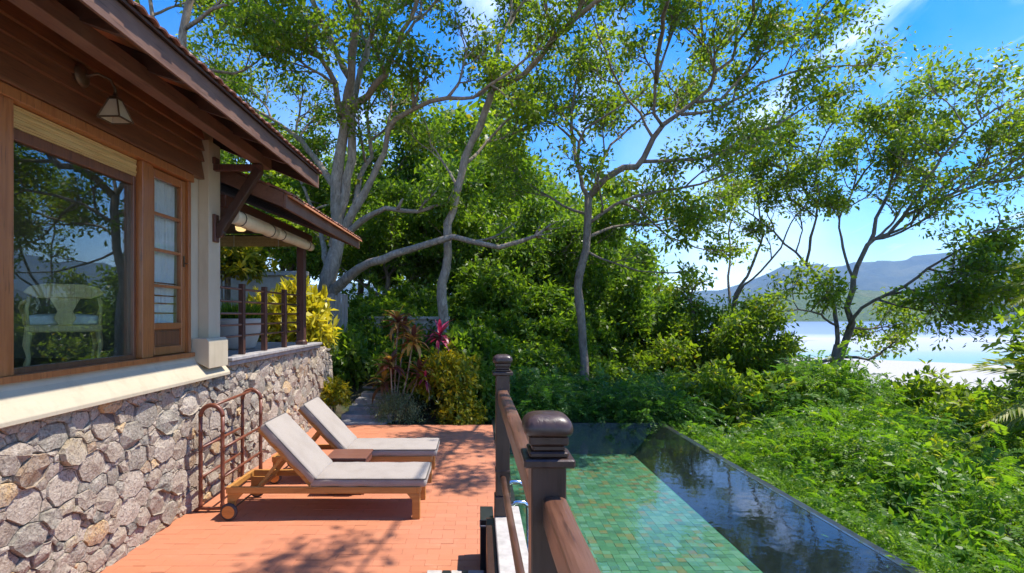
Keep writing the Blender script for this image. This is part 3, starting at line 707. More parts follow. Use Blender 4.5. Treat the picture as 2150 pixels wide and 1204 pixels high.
MB().box(-6.2, -3.172, 6.61, 9.898, 3.57, 3.60).build('ceiling', MT['darkwood'], ter)
lay_tiles(ter, -2.29, 6.68, 10.8, zt, 0.152, 13, 4, 90, -5.6)
MB().box(-3.17, -3.04, 9.53, 9.66, 1.585, 3.399).lathe([(0.088, 0), (0.088, .06), (0.07, .09)], (-3.105, 9.595, 1.582), 16, 8).build('post', MT['darkwood'], ter, 0.006)
MB().box(-6.4, -6.27, 9.53, 9.66, 1.585, 3.399).build('post', MT['darkwood'], ter, 0.006)
tf = MB().box(-7.2, -3.03, 6.67, 10.5, 1.475, 1.535).box(-7.2, -2.995, 6.67, 10.5, 1.535, 1.582)
t_ = thing('terrace', 'grey stone paved veranda floor with a moulded edge above the rubble wall', 'terrace', (-3.1, 8.6, 1.5))
tf.build('paving', MT['terrace'], t_, 0.008)
rl = thing('terrace_railing', 'dark wooden veranda railing of three short posts and thin bars', 'railing', (-3.1, 8.0, 1.58))
for y in (7.22, 7.97, 8.79): MB().box(-3.155, -3.085, y - 0.035, y + 0.035, 1.583, 2.51).build('post', MT['darkwood'], rl, 0.005)
for z in (1.83, 1.975, 2.12, 2.275, 2.44): MB().tube([(-3.12, 6.605, z), (-3.12, 9.528, z)], 0.0145, 8).build('bar', MT['rail'], rl)
def rolled_blind(y0, y1, x, z, r, label):
    b = thing('rolled_blind', label, 'blind', (x, (y0 + y1) / 2, z))
    n = max(4, int((y1 - y0) / 0.12))
    path = [(x + random.uniform(-.006, .006), y0 + (y1 - y0) * i / n, z + random.uniform(-.008, .004)) for i in range(n + 1)]
    MB().tube(path, [r * random.uniform(.93, 1.05) for _ in path], 14).build('roll', MT['canvas'], b)
    MB().box(x - 0.012, x + 0.012, y0, y1, z + r * 0.9, 3.399).build('valance', MT['canvas'], b)
    for t in (0.14, 0.86):
        y = y0 + (y1 - y0) * t
        MB().tube([(x + (r + .008) * math.cos(a), y, z + (r + .008) * math.sin(a)) for a in np.linspace(0, 2 * math.pi, 14)], 0.006, 5, False).build('tie_cord', MT['piping'], b)
rolled_blind(6.64, 7.98, -2.985, 3.30, 0.088, 'cream canvas blind rolled up under the veranda eaves, next to the pilaster')
rolled_blind(8.03, 9.72, -2.985, 3.31, 0.074, 'cream canvas blind rolled up under the veranda eaves, above the corner post')
vb = thing('bamboo_blind', 'short bamboo blind hanging across the far end of the veranda', 'blind', (-4.2, 9.86, 3.4))
for i in range(9): MB().box(-5.5, -3.2, 9.855 + .002 * (i % 2), 9.867, 3.335 + i * 0.021, 3.335 + i * 0.021 + 0.019).build('slat', MT['blind'], vb)
for x in (-5.1, -4.4, -3.6): MB().box(x - .006, x + .006, 9.842, 9.854, 3.33, 3.53).build('cord', MT['canvas'], vb)
lm = thing('ceiling_lamp', 'small warm ceiling lamp glowing under the dark veranda ceiling', 'lamp', (-3.8, 8.75, 3.45))
MB().lathe([(0.05, 3.44), (0.075, 3.46), (0.085, 3.51), (0.07, 3.55)], (-3.8, 8.75, 0), 16).build('globe', MT['lampon'], lm)
MB().lathe([(0.095, 3.551), (0.095, 3.569)], (-3.8, 8.75, 0), 16).build('rose', MT['bronze'], lm)

# wall lantern on the siding
la = thing('wall_lantern', 'wall lantern with a tapering frosted glass shade on the dark siding', 'lantern', (-3.1, 4.35, 3.9))
MB().lathe([(0.085, 0), (0.085, .012), (0.06, .028), (0.02, .04)], (-3.135, 4.32, 3.985), 18, M=Matrix.Rotation(R(90), 3, 'Y')).build('back_plate', MT['bronze'], la)
MB().tube([(-3.10, 4.32, 3.985), (-3.03, 4.36, 4.02), (-2.97, 4.42, 4.00), (-2.95, 4.45, 3.93), (-2.95, 4.45, 3.875)], 0.012, 8).build('arm', MT['bronze'], la)
Mr = Matrix.Rotation(R(0), 3, 'Z'); lc = Vector((-2.95, 4.45, 0))
def pyr(z0, h0, z1, h1): return [lc + Mr @ Vector((sx * h, sy * h, z)) for z, h in ((z0, h0), (z1, h1)) for sx, sy in ((-1, -1), (1, -1), (1, 1), (-1, 1))]
pv = pyr(3.685, 0.088, 3.845, 0.034)
for k in range(4):
    q = [pv[k], pv[(k + 1) % 4], pv[4 + (k + 1) % 4], pv[4 + k]]; c = sum((Vector(p) for p in q), Vector()) / 4; nrm = (Vector(q[1]) - Vector(q[0])).cross(Vector(q[3]) - Vector(q[0])).normalized() * 0.004
    MB().add([Vector(p) for p in q] + [Vector(p) - nrm for p in q], [(0, 1, 2, 3), (7, 6, 5, 4), (0, 4, 5, 1), (1, 5, 6, 2), (2, 6, 7, 3), (3, 7, 4, 0)]).build('glass_panel', MT['lampglass'], la)
fr = MB()
for k in range(4): fr.bar(pv[k], pv[4 + k], 0.011, 0.011); fr.bar(pv[k], pv[(k + 1) % 4], 0.011, 0.011)
fr.lathe([(0.044, 3.843), (0.038, 3.862), (0.018, 3.878), (0.012, 3.905)], lc, 16, 6)
fr.build('shade_frame', MT['bronze'], la)

# armchair inside
ch = thing('armchair', 'pale carved wooden armchair with a white cushion behind the big window', 'chair', (0, 0, 0))
def cp(b, *a, **k): return b.build(*a, local=True, **k)
cp(MB().box(-0.40, 0.40, -0.36, 0.34, 0.36, 0.43), 'seat', MT['chair'], ch, bevel=0.012)
cp(MB().rbox((0, 0.02, 0.475), (0.74, 0.62, 0.09), 0.03, puff=0.02), 'cushion', MT['white'], ch)
cp(MB().prism([(-.36, .80), (-.42, .74), (-.28, .69), (.28, .69), (.42, .74), (.36, .80), (.2, .83), (-.2, .83)], 1, -0.38, -0.335), 'top_rail', MT['chair'], ch, bevel=0.01)
sp = [(-.07, .43), (-.12, .50), (-.08, .56), (-.12, .63), (-.16, .69), (.16, .69), (.12, .63), (.08, .56), (.12, .50), (.07, .43)]
cp(MB().prism(sp, 1, -0.37, -0.345), 'splat', MT['chair'], ch, bevel=0.005)
for sx in (-1, 1):
    cp(MB().tube([(sx * .36, -.33, .36), (sx * .38, -.36, .22), (sx * .36, -.35, .1), (sx * .40, -.40, 0)], [.038, .03, .022, .03], 8), 'leg', MT['chair'], ch)
    cp(MB().tube([(sx * .36, .30, .36), (sx * .39, .33, .22), (sx * .36, .31, .1), (sx * .39, .36, 0)], [.04, .034, .022, .03], 8), 'leg', MT['chair'], ch)
    cp(MB().tube([(sx * .37, -.35, .43), (sx * .385, -.36, .58), (sx * .36, -.36, .70)], .02, 8), 'back_post', MT['chair'], ch)
    cp(MB().tube([(sx * .38, -.35, .66), (sx * .43, -.1, .64), (sx * .44, .18, .60), (sx * .41, .28, .52), (sx * .39, .29, .42)], [.022, .024, .026, .022, .02], 8), 'arm', MT['chair'], ch)
ch.rotation_euler = (0, 0, R(40))
ch.location = (-4.02, 5.30, 1.6); ch.scale = (0.72, 0.8, 0.95)
# ------------------------------------------------------------------ deck of terracotta pavers
random.seed(5)
deck = MB().box(-3.14, 0.262, 0.5, 10.48, -0.32, -0.007).build('deck', MT['joint'])
tag(deck, 'sunlit terracotta paved pool deck', kind='structure')
TW, TD = 0.222, 0.111
def paver(w, d, e=0.0016):
    v = [(sx * (w / 2), sy * (d / 2), -0.03) for sx, sy in ((-1, -1), (1, -1), (1, 1), (-1, 1))] + [(sx * (w / 2), sy * (d / 2), -e) for sx, sy in ((-1, -1), (1, -1), (1, 1), (-1, 1))] + \
        [(sx * (w / 2 - e), sy * (d / 2 - e), 0) for sx, sy in ((-1, -1), (1, -1), (1, 1), (-1, 1))]
    f = [(8, 9, 10, 11)] + [(a + i, a + (i + 1) % 4, a + 4 + (i + 1) % 4, a + 4 + i) for a in (0, 4) for i in range(4)]
    return v, f
pm = MB().add(*paver(TW - 0.0014, TD - 0.0014)).mesh('paver'); pm.materials.append(MT['paver'])
cells = []
ny_ = int((10.47 - 3.3) / TD)
for j in range(ny_):
    y = 10.47 - TD * (j + 0.5); x = -3.12 - (TW / 2 if j % 2 else 0)
    while x < 0.262:
        a, b = max(x, -3.12), min(x + TW, 0.262)
        if b - a > 0.03: cells.append((a, b, y))
        x += TW
cells.sort(key=lambda c: c[2]); vis = []
for c in cells:
    px = VX + (c[0] + c[1]) / 2 * F / c[2]; py = VY + EYE * F / c[2]
    (vis if (-20 < px < 1050 and py < 1215) else []).append(c)
near = set(vis[:300]); st = MB(); fr_ = []
for c in cells:
    w = c[1] - c[0]; z = random.uniform(-0.0022, 0.0012); tx, ty = random.uniform(-.006, .006), random.uniform(-.016, .016)
    M = Matrix.Translation(((c[0] + c[1]) / 2, c[2], z)) @ Matrix.Rotation(ty, 4, 'X') @ Matrix.Rotation(tx, 4, 'Y')
    if c in near:
        if abs(w - TW) < 1e-6: o = bpy.data.objects.new('paver', pm); col.objects.link(o)
        else: o = link_mesh(MB().add(*paver(w - 0.0014, TD - 0.0014)).mesh('paver'), 'paver', None, MT['paver'])
        o.parent = deck; o.matrix_basis = M
    else:
        v, f = paver(w - 0.0014, TD - 0.0014); st.add([M @ Vector(p) for p in v], f); fr_ += [random.random()] * len(f)
me = bpy.data.meshes.new('paver_field'); me.from_pydata(st.v, [], st.f); a_ = me.attributes.new('rnd', 'FLOAT', 'FACE'); a_.data.foreach_set('value', fr_)
o = link_mesh(me, 'paver_field', deck, MT['paver_a']); o['kind'] = 'stuff'
# border stones at the foot of the stair
bx = -0.42
for i, (w_, mk) in enumerate(((0.17, 'granite'), (0.10, 'blackstone'), (0.12, 'granite'), (0.07, 'blackstone'), (0.18, 'granite'), (0.09, 'blackstone'))):
    w_ *= 0.73; MB().box(bx, bx + w_ - 0.004, 4.36, 4.485, -0.02, 0.012).build('border_stone', MT[mk], deck, 0.003); bx += w_

# stair wall, landing and steps under the camera
sw = thing('stair_wall', 'low grey stone stair wall with a black block at its end beside the pool', 'stair wall', (0.23, 3.0, 0))
MB().box(0.128, 0.335, -1.6, 4.60, -0.3, 0.498).build('coping', MT['granite'], sw, 0.006)
MB().box(0.012, 0.124, 4.50, 4.82, 0.0, 0.418).build('end_block', MT['blackstone'], sw, 0.004)
MB().box(0.008, 0.127, 4.496, 4.62, 0.36, 0.374).build('block_band', MT['granite'], sw, 0.002)
MB().box(0.06, 0.126, 2.85, 4.49, 0.0, 0.44).build('side_board', MT['post'], sw, 0.004)
ld = MB().box(-1.6, 0.055, -1.6, 2.85, -0.05, 0.6).box(-1.6, 0.055, 2.85, 3.25, -0.05, 0.4).box(-1.6, 0.055, 3.25, 3.65, -0.05, 0.2).build('landing', MT['granite'], None, 0.006)
tag(ld, 'grey stone landing with two steps down to the deck, where the photographer stands', kind='structure')

# ------------------------------------------------------------------ stair and pool-side railing
rg = thing('deck_railing', 'dark brown timber handrail with two square capped newel posts between deck and pool', 'railing', (0.2, 3.0, 0.5))
def newel(x, y, z0, k):
    s = 0.0556
    top = 1.784
    prof = [(s, z0 + 0.40 * 0), (s, 1.62)]
    b = MB().box(x - s, x + s, y - s, y + s, z0 + 0.16, 1.621)
    o = b.build('newel_post', MT['post'], rg, 0.005)
    c = MB().box(x - .0805, x + .0805, y - .0805, y + .0805, 1.6215, 1.6485)
    c.build('collar', MT['post'], o, 0.005)
    MB().box(x - .062, x + .062, y - .062, y + .062, 1.649, 1.668).box(x - .0525, x + .0525, y - .0525, y + .0525, 1.668, 1.688).box(x - .0625, x + .0625, y - .0625, y + .0625, 1.688, 1.7185).build('neck', MT['post'], o, 0.005)
    MB().lathe([(0.066, 1.719), (0.0755, 1.721), (0.0785, 1.728), (0.0795, 1.737), (0.0785, 1.747), (0.075, 1.757), (0.0685, 1.767), (0.059, 1.775), (0.047, 1.7805), (0.032, 1.7838), (0.016, 1.7852), (0.004, 1.7856)], (x, y, 0), 48, 5.0, smooth=True).build('cap', MT['post'], o)
    MB().box(x - .066, x + .066, y - .066, y + .066, z0, z0 + 0.16).build('plinth', MT['post'], o, 0.006)
    MB().box(x - .060, x + .060, y - .060, y + .060, z0 + 0.345, z0 + 0.365).build('band', MT['post'], o, 0.003)
newel(0.222, 1.785, 0.4985, 0); newel(0.192, 4.41, 0.4985, 1)
def handrail(p, q, w, h, name='handrail', crown=0.013, mat='rail'):
    p, q = Vector(p), Vector(q); d = (q - p).normalized(); sx = d.cross(Vector((0, 0, 1))).normalized()
    sec = [(-w / 2, -h), (-w / 2, -0.012)] + [(-w / 2 * math.cos(t), crown * math.sin(t)) for t in np.linspace(0.15, math.pi - 0.15, 9)] + [(w / 2, -0.012), (w / 2, -h)]
    N = 14; v = []; f = []; n = len(sec)
    for i in range(N + 1):
        c = p + (q - p) * (i / N) + sx * 0.0012 * math.sin(i * 2.1)
        v += [c + sx * a + Vector((0, 0, b)) for a, b in sec]
    for i in range(N):
        for k in range(n): f.append((i * n + k, i * n + (k + 1) % n, (i + 1) * n + (k + 1) % n, (i + 1) * n + k))
    f += [tuple(range(n)), tuple(N * n + k for k in reversed(range(n)))]
    return MB().add(v, f, False).build(name, MT[mat], rg)
handrail((0.192, 4.353, 1.495), (0.221, 1.842, 1.495), 0.078, 0.085)
handrail((0.240, 1.728, 1.515), (0.236, -1.2, 1.515), 0.074, 0.075)
MB().tube([(0.196, 4.353, 0.80), (0.203, 3.4, 0.798), (0.212, 2.6, 0.80), (0.222, 1.84, 0.80)], 0.0235, 14).build('lower_rail', MT['rail'], rg)
MB().tube([(0.235, 1.728, 0.80), (0.235, -1.2, 0.80)], 0.0235, 14).build('lower_rail', MT['rail'], rg)

# ------------------------------------------------------------------ pool
WL = -0.13
pool = MB().box(0.265, 0.42, 3.2, 11.42, -1.45, -0.015).build('pool', MT['blackstone'])
tag(pool, 'infinity pool lined with green mosaic and black tiled walls sloped to mimic refraction', kind='structure')
FX0, FX1, FY1, FZ = 0.45, 3.12, 11.10, -0.72  # upright walls sloped and floor raised, so refraction is shaped into the mesh
b = MB().add([(FX1, 2.0, FZ), (FX1, FY1, FZ), (3.70, 11.28, WL + 0.004), (3.76, 2.0, WL + 0.004)], [(0, 1, 2, 3)])
b.add([(FX1, FY1, FZ), (0.42, FY1, FZ), (0.42, 11.28, WL + 0.004), (3.70, 11.28, WL + 0.004)], [(0, 1, 2, 3)])
b.build('refracted_wall', MT['blackstone'], pool)
b = MB().box(0.42, FX1 + 0.01, 2.0, FY1 + 0.01, -0.80, FZ - 0.006); b.build('pool_floor', MT['grout'], pool)
b = MB().prism([(2.0, 0), (11.282, 0), (11.40, 0), (11.40, 0.1), (2, 0.1)], 2, -1, -0.99) if False else MB()
b.add([(3.702, 11.282, WL - 0.012), (3.762, 2.0, WL - 0.012), (3.90, 2.0, WL - 0.012), (3.84, 11.42, WL - 0.012), (0.42, 11.42, WL - 0.012), (0.42, 11.282, WL - 0.012),
       (3.702, 11.282, -1.45), (3.762, 2.0, -1.45), (3.90, 2.0, -1.45), (3.84, 11.42, -1.45), (0.42, 11.42, -1.45), (0.42, 11.282, -1.45)],
      [(0, 1, 2, 3), (0, 3, 4, 5), (2, 8, 9, 3), (3, 9, 10, 4), (0, 5, 11, 6), (1, 0, 6, 7)])
b.build('overflow_rim', MT['blackstone'], pool)
TS = 0.102; tl = []
tmesh = MB().add(*paver(TS - 0.002, TS - 0.002, .001)).mesh('mosaic_tile'); tmesh.materials.append(MT['mosaic'])
j = 0; y = 3.6
while y < FY1 - 0.02:
    for i in range(int((FX1 - FX0) / TS) + 1): tl.append((FX0 + TS * (i + 0.45), y + TS / 2))
    y += TS
tl = [t for t in tl if t[0] < FX1 - 0.03]
def tvis(t):
    px = VX + t[0] * F / t[1]; py = VY + (EYE - FZ) * F / t[1]; return py < 1230 and px > 1150
tn = set([t for t in tl if tvis(t)][:300]); st = MB(); fr_ = []
for t in tl:
    if t in tn:
        o = bpy.data.objects.new('mosaic_tile', tmesh); col.objects.link(o); o.parent = pool; o.location = (t[0] + random.uniform(-.003, .003), t[1] + random.uniform(-.003, .003), FZ + random.uniform(0, .004)); o.rotation_euler = (0, 0, random.uniform(-.035, .035))
    else:
        v, f = paver(TS - 0.002, TS - 0.002, .001); z = FZ + random.uniform(0, .004); st.add([(p[0] + t[0], p[1] + t[1], p[2] + z) for p in v], f); fr_ += [random.random()] * len(f)
me = bpy.data.meshes.new('mosaic_field'); me.from_pydata(st.v, [], st.f); a_ = me.attributes.new('rnd', 'FLOAT', 'FACE'); a_.data.foreach_set('value', fr_)
o = link_mesh(me, 'mosaic_field', pool, MT['mosaic_a']); o['kind'] = 'stuff'
wt = MB().add([(0.421, 2.0, WL), (3.80, 2.0, WL), (3.74, 11.32, WL), (0.421, 11.32, WL)], [(0, 1, 2, 3)]).build('water', MT['water'])
tag(wt, 'still pool water mirroring sky and trees', kind='structure')
# grab rails of the pool ladder
pl_ = thing('pool_ladder', 'chrome pool ladder with two curved grab rails at the deck edge', 'ladder', (0.4, 5.7, 0))
for y in (5.35, 5.98):
    z = 0.26 if y < 5.6 else 0.27
    MB().tube([(0.30, y, -0.01), (0.30, y, z - .07), (0.315, y, z - .02), (0.36, y, z + 0.01), (0.44, y, z + .01), (0.50, y, z - .03), (0.53, y, z - .10), (0.54, y, -0.2), (0.54, y, -0.66)], 0.021, 14).build('grab_rail', MT['chrome'], pl_)
    MB().lathe([(0.045, -0.012), (0.045, 0.004), (0.03, 0.012)], (0.30, y, 0), 16).build('flange', MT['chrome'], pl_)
for z in (-0.3, -0.52): MB().box(0.515, 0.565, 5.372, 5.958, z, z + 0.02).build('step', MT['chrome'], pl_, 0.004)

# ------------------------------------------------------------------ sun loungers
def make_lounger(label, group):
    t = thing('sun_lounger', label, 'sun lounger', (0, 0, 0), group)
    def pt(b, name, mat, par=t, **k): return b.build(name, mat, par, local=True, **k)
    W, L = 0.66, 2.0
    for y0 in (0.0, W - 0.034): pt(MB().box(0.036, L - 0.036, y0, y0 + 0.034, 0.262, 0.330), 'side_rail', MT['teak'], bevel=0.004)
    pt(MB().box(0, 0.036, 0, W, 0.262, 0.330), 'end_rail', MT['teak'], bevel=0.004)
    pt(MB().box(L - 0.036, L, 0, W, 0.262, 0.330), 'end_rail', MT['teak'], bevel=0.004)
    for y0 in (0.002, W - 0.07):
        pt(MB().prism([(L - 0.085, 0.0), (L - 0.005, 0.0), (L - 0.005, 0.261), (L - 0.14, 0.261), (L - 0.085, 0.20)], 1, y0, y0 + 0.068), 'leg', MT['teak'], bevel=0.004)
        lg = pt(MB().prism([(0.004, 0.085), (0.075, 0.085), (0.085, 0.17), (0.17, 0.261), (0.004, 0.261)], 1, y0 + 0.02, y0 + 0.066), 'leg', MT['teak'], bevel=0.004)
    for y0 in (-0.045, W + 0.010):
        M = Matrix.Rotation(R(90), 3, 'X')
        w_ = pt(MB().lathe([(0.066, -0.017), (0.083, -0.016), (0.087, -0.008), (0.087, 0.008), (0.083, 0.016), (0.066, 0.017)], (0.045, y0 + 0.017, 0.087), 26, M=M), 'wheel', MT['rubber'])
        pt(MB().lathe([(0.064, -0.021), (0.064, 0.021)], (0.045, y0 + 0.017, 0.087), 24, M=M).lathe([(0.012, -0.027), (0.012, 0.027)], (0.045, y0 + 0.017, 0.087), 10, M=M), 'wheel_disc', MT['teak'], w_)
    pt(MB().tube([(0.045, -0.03, 0.087), (0.045, W + 0.03, 0.087)], 0.009, 8), 'axle', MT['bronze'])
    for i in range(13): pt(MB().box(0.90 + i * 0.083, 0.90 + i * 0.083 + 0.06, 0.036, W - 0.036, 0.312, 0.331), 'slat', MT['teak'], bevel=0.002)
    hx, hz, A = 0.86, 0.335, R(47)
    u = Vector((-math.cos(A), 0, math.sin(A))); nrm = Vector((math.sin(A), 0, math.cos(A)))
    M = Matrix(((u.x, 0, nrm.x, hx), (0, 1, 0, 0), (u.z, 0, nrm.z, hz), (0, 0, 0, 1)))
    bk = pt(MB().box(0, 0.79, 0.045, 0.085, -0.022, 0.022, M), 'backrest_stile', MT['teak'], bevel=0.003)
    pt(MB().box(0, 0.79, W - 0.085, W - 0.045, -0.022, 0.022, M), 'backrest_stile', MT['teak'], bevel=0.003)
    for i in range(9): pt(MB().box(0.02 + i * 0.087, 0.02 + i * 0.087 + 0.058, 0.086, W - 0.086, 0.002, 0.018, M), 'back_slat', MT['teak'], bk, bevel=0.002)
    for y in (0.12, W - 0.12): pt(MB().bar(M @ Vector((0.42, y, -0.03)), (0.28, y, 0.285), 0.026, 0.034), 'prop', MT['teak'], bevel=0.003)
    pt(MB().box(0.255, 0.295, 0.036, W - 0.036, 0.262, 0.30), 'cross_bar', MT['teak'], bevel=0.003)
    CL = 1.20
    cu_ = pt(MB().rbox((hx + 0.0 + CL / 2, W / 2, 0.370), (CL, W - 0.01, 0.092), 0.036, puff=0.018, lump=0.012), 'seat_cushion', MT['fabric'])
    def pipe(pts): pt(MB().tube(pts + [pts[0]], 0.0075, 6, False), 'piping', MT['piping'], cu_)
    a, b_, z = hx + 0.012, hx + CL - 0.004, 0.408
    pipe([(a, 0.012, z), (b_ - .02, 0.010, z), (b_, 0.03, z), (b_, W - .03, z), (b_ - .02, W - 0.010, z), (a, W - 0.012, z)])
    R4 = M.to_3x3()
    bc = pt(MB().rbox(M @ Vector((0.40, W / 2, 0.066)), (0.80, W - 0.01, 0.09), 0.036, M=R4, puff=0.018, lump=0.012), 'back_cushion', MT['fabric'])
    pp = [M @ Vector(p) for p in ((0.012, 0.012, 0.096), (0.775, 0.012, 0.096), (0.797, 0.035, 0.096), (0.797, W - .035, 0.096), (0.775, W - .012, 0.096), (0.012, W - 0.012, 0.096))]
    pt(MB().tube(pp + [pp[0]], 0.0075, 6, False), 'piping', MT['piping'], bc)
    return t
l1 = make_lounger('teak sun lounger with grey cushion nearest the steps, in front of the brown side table', 'sun loungers on the terracotta deck')
l1.location = (-2.60, 5.63, 0.001)
l2 = copy_tree(l1); l2.location = (-2.585, 6.84, 0.001); l2.rotation_euler = (0, 0, R(0.6))
l2['label'] = 'teak sun lounger with grey cushion farther back, behind the brown side table'

# side table
tb = thing('side_table', 'low brown wooden side table standing between the two loungers', 'table', (-1.55, 6.6, 0))
x0, x1, y0, y1 = -1.79, -1.31, 6.37, 6.81
MB().box(x0, x1, y0, y1, 0.410, 0.436).build('tabletop', MT['tablewood'], tb, 0.004)
MB().box(x0 + .012, x1 - .012, y0 + .012, y0 + .03, 0.33, 0.409).box(x0 + .012, x1 - .012, y1 - .03, y1 - .012, 0.33, 0.409).box(x0 + .012, x0 + .03, y0 + .031, y1 - .031, 0.33, 0.409).box(x1 - .03, x1 - .012, y0 + .031, y1 - .031, 0.33, 0.409).build('apron', MT['tablewood'], tb, 0.003)
for a in (x0 + .03, x1 - .075):
    for b in (y0 + .031, y1 - .076): MB().box(a, a + .045, b, b + .045, 0, 0.409).build('leg', MT['tablewood'], tb, 0.003)
for i in range(5): MB().box(x0 + .04 + i * .083, x0 + .04 + i * .083 + .07, y0 + .02, y1 - .02, 0.05, 0.07).build('shelf_slat', MT['tablewood'], tb, 0.002)

# towel stand by the wall
rk = thing('towel_stand', 'red brown turned wood towel stand with two arched ends against the stone wall', 'towel stand', (-2.86, 6.4, 0))
def hoop(xa, xb, y, zt_):
    zl = zt_ - (xb - xa) / 2; xm = (xa + xb) / 2; r = (xb - xa) / 2
    h = None
    for x in (xa, xb):
        prof = [(0.020, 0.045), (0.026, 0.07), (0.018, 0.09), (0.024, 0.16), (0.021, 0.28), (0.019, 0.33), (0.027, 0.345), (0.019, 0.36), (0.027, 0.375), (0.02, 0.39), (0.022, 0.50), (0.021, 0.60), (0.019, 0.645), (0.028, 0.66), (0.019, 0.675), (0.028, 0.69), (0.02, 0.705), (0.022, 0.78), (0.018, 0.84), (0.029, 0.86), (0.019, 0.875), (0.022, zl)]
        MB().lathe(prof, (x, y, 0), 14).build('turned_post', MT['rack'], rk)
    MB().tube([(xm - r * math.cos(t), y, zl + r * math.sin(t)) for t in np.linspace(0, math.pi, 17)], [0.024] * 17, 12).build('arch', MT['rack'], rk)
    MB().prism([(xa - .075, 0.0), (xa - .04, 0.0), (xa + .0, 0.022), (xm - .03, 0.018), (xm + .03, 0.018), (xb, 0.022), (xb + .04, 0), (xb + .075, 0), (xb + .06, .03), (xb + .02, .05), (xm, .042), (xa - .02, .05), (xa - .06, .03)], 1, y - .02, y + .02).build('foot', MT['rack'], rk, 0.004)
hoop(-2.975, -2.74, 5.86, 1.135); hoop(-2.985, -2.755, 6.92, 1.155)
def bar_(p, q, r=0.013): MB().tube([p, (Vector(p) + Vector(q)) / 2, q], [r, r * 1.2, r], 10).build('bar', MT['rack'], rk)
for z in (0.675, 0.36):
    bar_((-2.975, 5.88, z), (-2.985, 6.90, z + .01)); bar_((-2.74, 5.88, z), (-2.755, 6.90, z + .01))
bar_((-2.857, 5.88, 1.125), (-2.87, 6.90, 1.145))
# ------------------------------------------------------------------ planting
rng = np.random.default_rng(4); random.seed(4)
def unit(v): return v / np.maximum(np.linalg.norm(v, axis=-1, keepdims=True), 1e-9)
def leaf_arrays(c, ax, nr, L, W, fold=0.12):
    """one pointed leaf (two triangles with a slight fold) per row: base c, along ax, face normal nr"""
    ax = unit(ax); sd = unit(np.cross(ax, nr)); nn = np.cross(sd, ax); L = L[:, None]; W = W[:, None]
    mid = c + ax * L * 0.48
    V = np.stack([c, mid + sd * W / 2 + nn * W * fold, c + ax * L - nn * L * 0.08, mid - sd * W / 2 + nn * W * fold], 1).reshape(-1, 3)
    return V
def leaves_obj(name, parts, mat, parent, rbias=None):
    V = np.concatenate([p[0] for p in parts]); n = len(V) // 4
    f = np.arange(n * 4).reshape(n, 4)
    r = np.concatenate([p[1] for p in parts])
    return link_mesh(mesh_np(name, V, f, np.clip(r, 0, 1)), name, parent, mat)
def clump(centres, rad, per, size, flat=0.55, up=0.7, asp=0.42, cvar=0.25):
    """loose clumps of leaves round each centre"""
    centres = np.asarray(centres, float); m = len(centres); n = m * per
    c = np.repeat(centres, per, 0); rr = np.repeat(np.broadcast_to(rad, (m,)), per)
    d = unit(rng.normal(size=(n, 3))); q = d * (rng.random((n, 1)) ** 0.45) * rr[:, None]; q[:, 2] *= flat
    pos = c + q
    ax = unit(d * 0.8 + rng.normal(size=(n, 3)) * 0.6 + np.array([0, 0, -0.15]))
    nr = unit(rng.normal(size=(n, 3)) * 0.75 + np.array([0, 0, up]))
    L = size * rng.uniform(0.65, 1.3, n); W = L * rng.uniform(asp * 0.8, asp * 1.25, n)
    r = np.repeat(rng.normal(0.45, cvar * 0.6, m), per) + rng.normal(0, 0.2, n)
    return leaf_arrays(pos, ax, nr, L, W), r
def sprays(base, dirs, length, pairs, lw, droop=0.35, rvar=0.2):
    """feathery leaves: two rows of leaflets along a drooping midrib"""
    base = np.asarray(base, float); n = len(base); dirs = unit(np.asarray(dirs, float)); up = np.array([0, 0, 1.0])
    sd = unit(np.cross(dirs, up + rng.normal(size=(n, 3)) * 0.25)); nr0 = np.cross(sd, dirs)
    t = (np.arange(pairs) + 0.8) / pairs
    Ls = length * rng.uniform(0.7, 1.25, n)
    pos = base[:, None, :] + dirs[:, None, :] * (t[None, :, None] * Ls[:, None, None]) - up * (droop * (t[None, :, None] ** 2) * Ls[:, None, None])
    V = []; Rr = []
    r0 = rng.normal(0.45, rvar, n)
    prof = np.sin(np.pi * (0.12 + 0.8 * t)) ** 0.7
    for s in (-1, 1):
        ax = s * sd[:, None, :] * 1.0 + dirs[:, None, :] * 0.45 - up * 0.12 + rng.normal(size=pos.shape) * 0.10
        nr = np.broadcast_to(nr0[:, None, :], pos.shape) + rng.normal(size=pos.shape) * 0.25
        L = (lw * prof[None, :] * rng.uniform(0.85, 1.15, (n, pairs)) * (Ls[:, None] / length)).ravel()
        V.append(leaf_arrays(pos.reshape(-1, 3), ax.reshape(-1, 3), nr.reshape(-1, 3), L, L * 0.36, 0.05)); Rr.append((r0[:, None] + rng.normal(0, 0.1, (n, pairs))).ravel())
    return np.concatenate(V), np.concatenate(Rr)
def spline(pts, step=0.35):
    pts = [Vector(p) for p in pts]
    if len(pts) == 2: pts = [pts[0], (pts[0] + pts[1]) / 2, pts[1]]
    ext = [pts[0] * 2 - pts[1]] + pts + [pts[-1] * 2 - pts[-2]]; out = []
    for i in range(1, len(ext) - 2):
        a, b, c, d = ext[i - 1:i + 3]; n = max(1, int((c - b).length / step))
        for k in range(n):
            t = k / n; out.append(0.5 * ((2 * b) + (c - a) * t + (2 * a - 5 * b + 4 * c - d) * t * t + (3 * b - a - 3 * c + d) * t ** 3))
    out.append(pts[-1]); return out
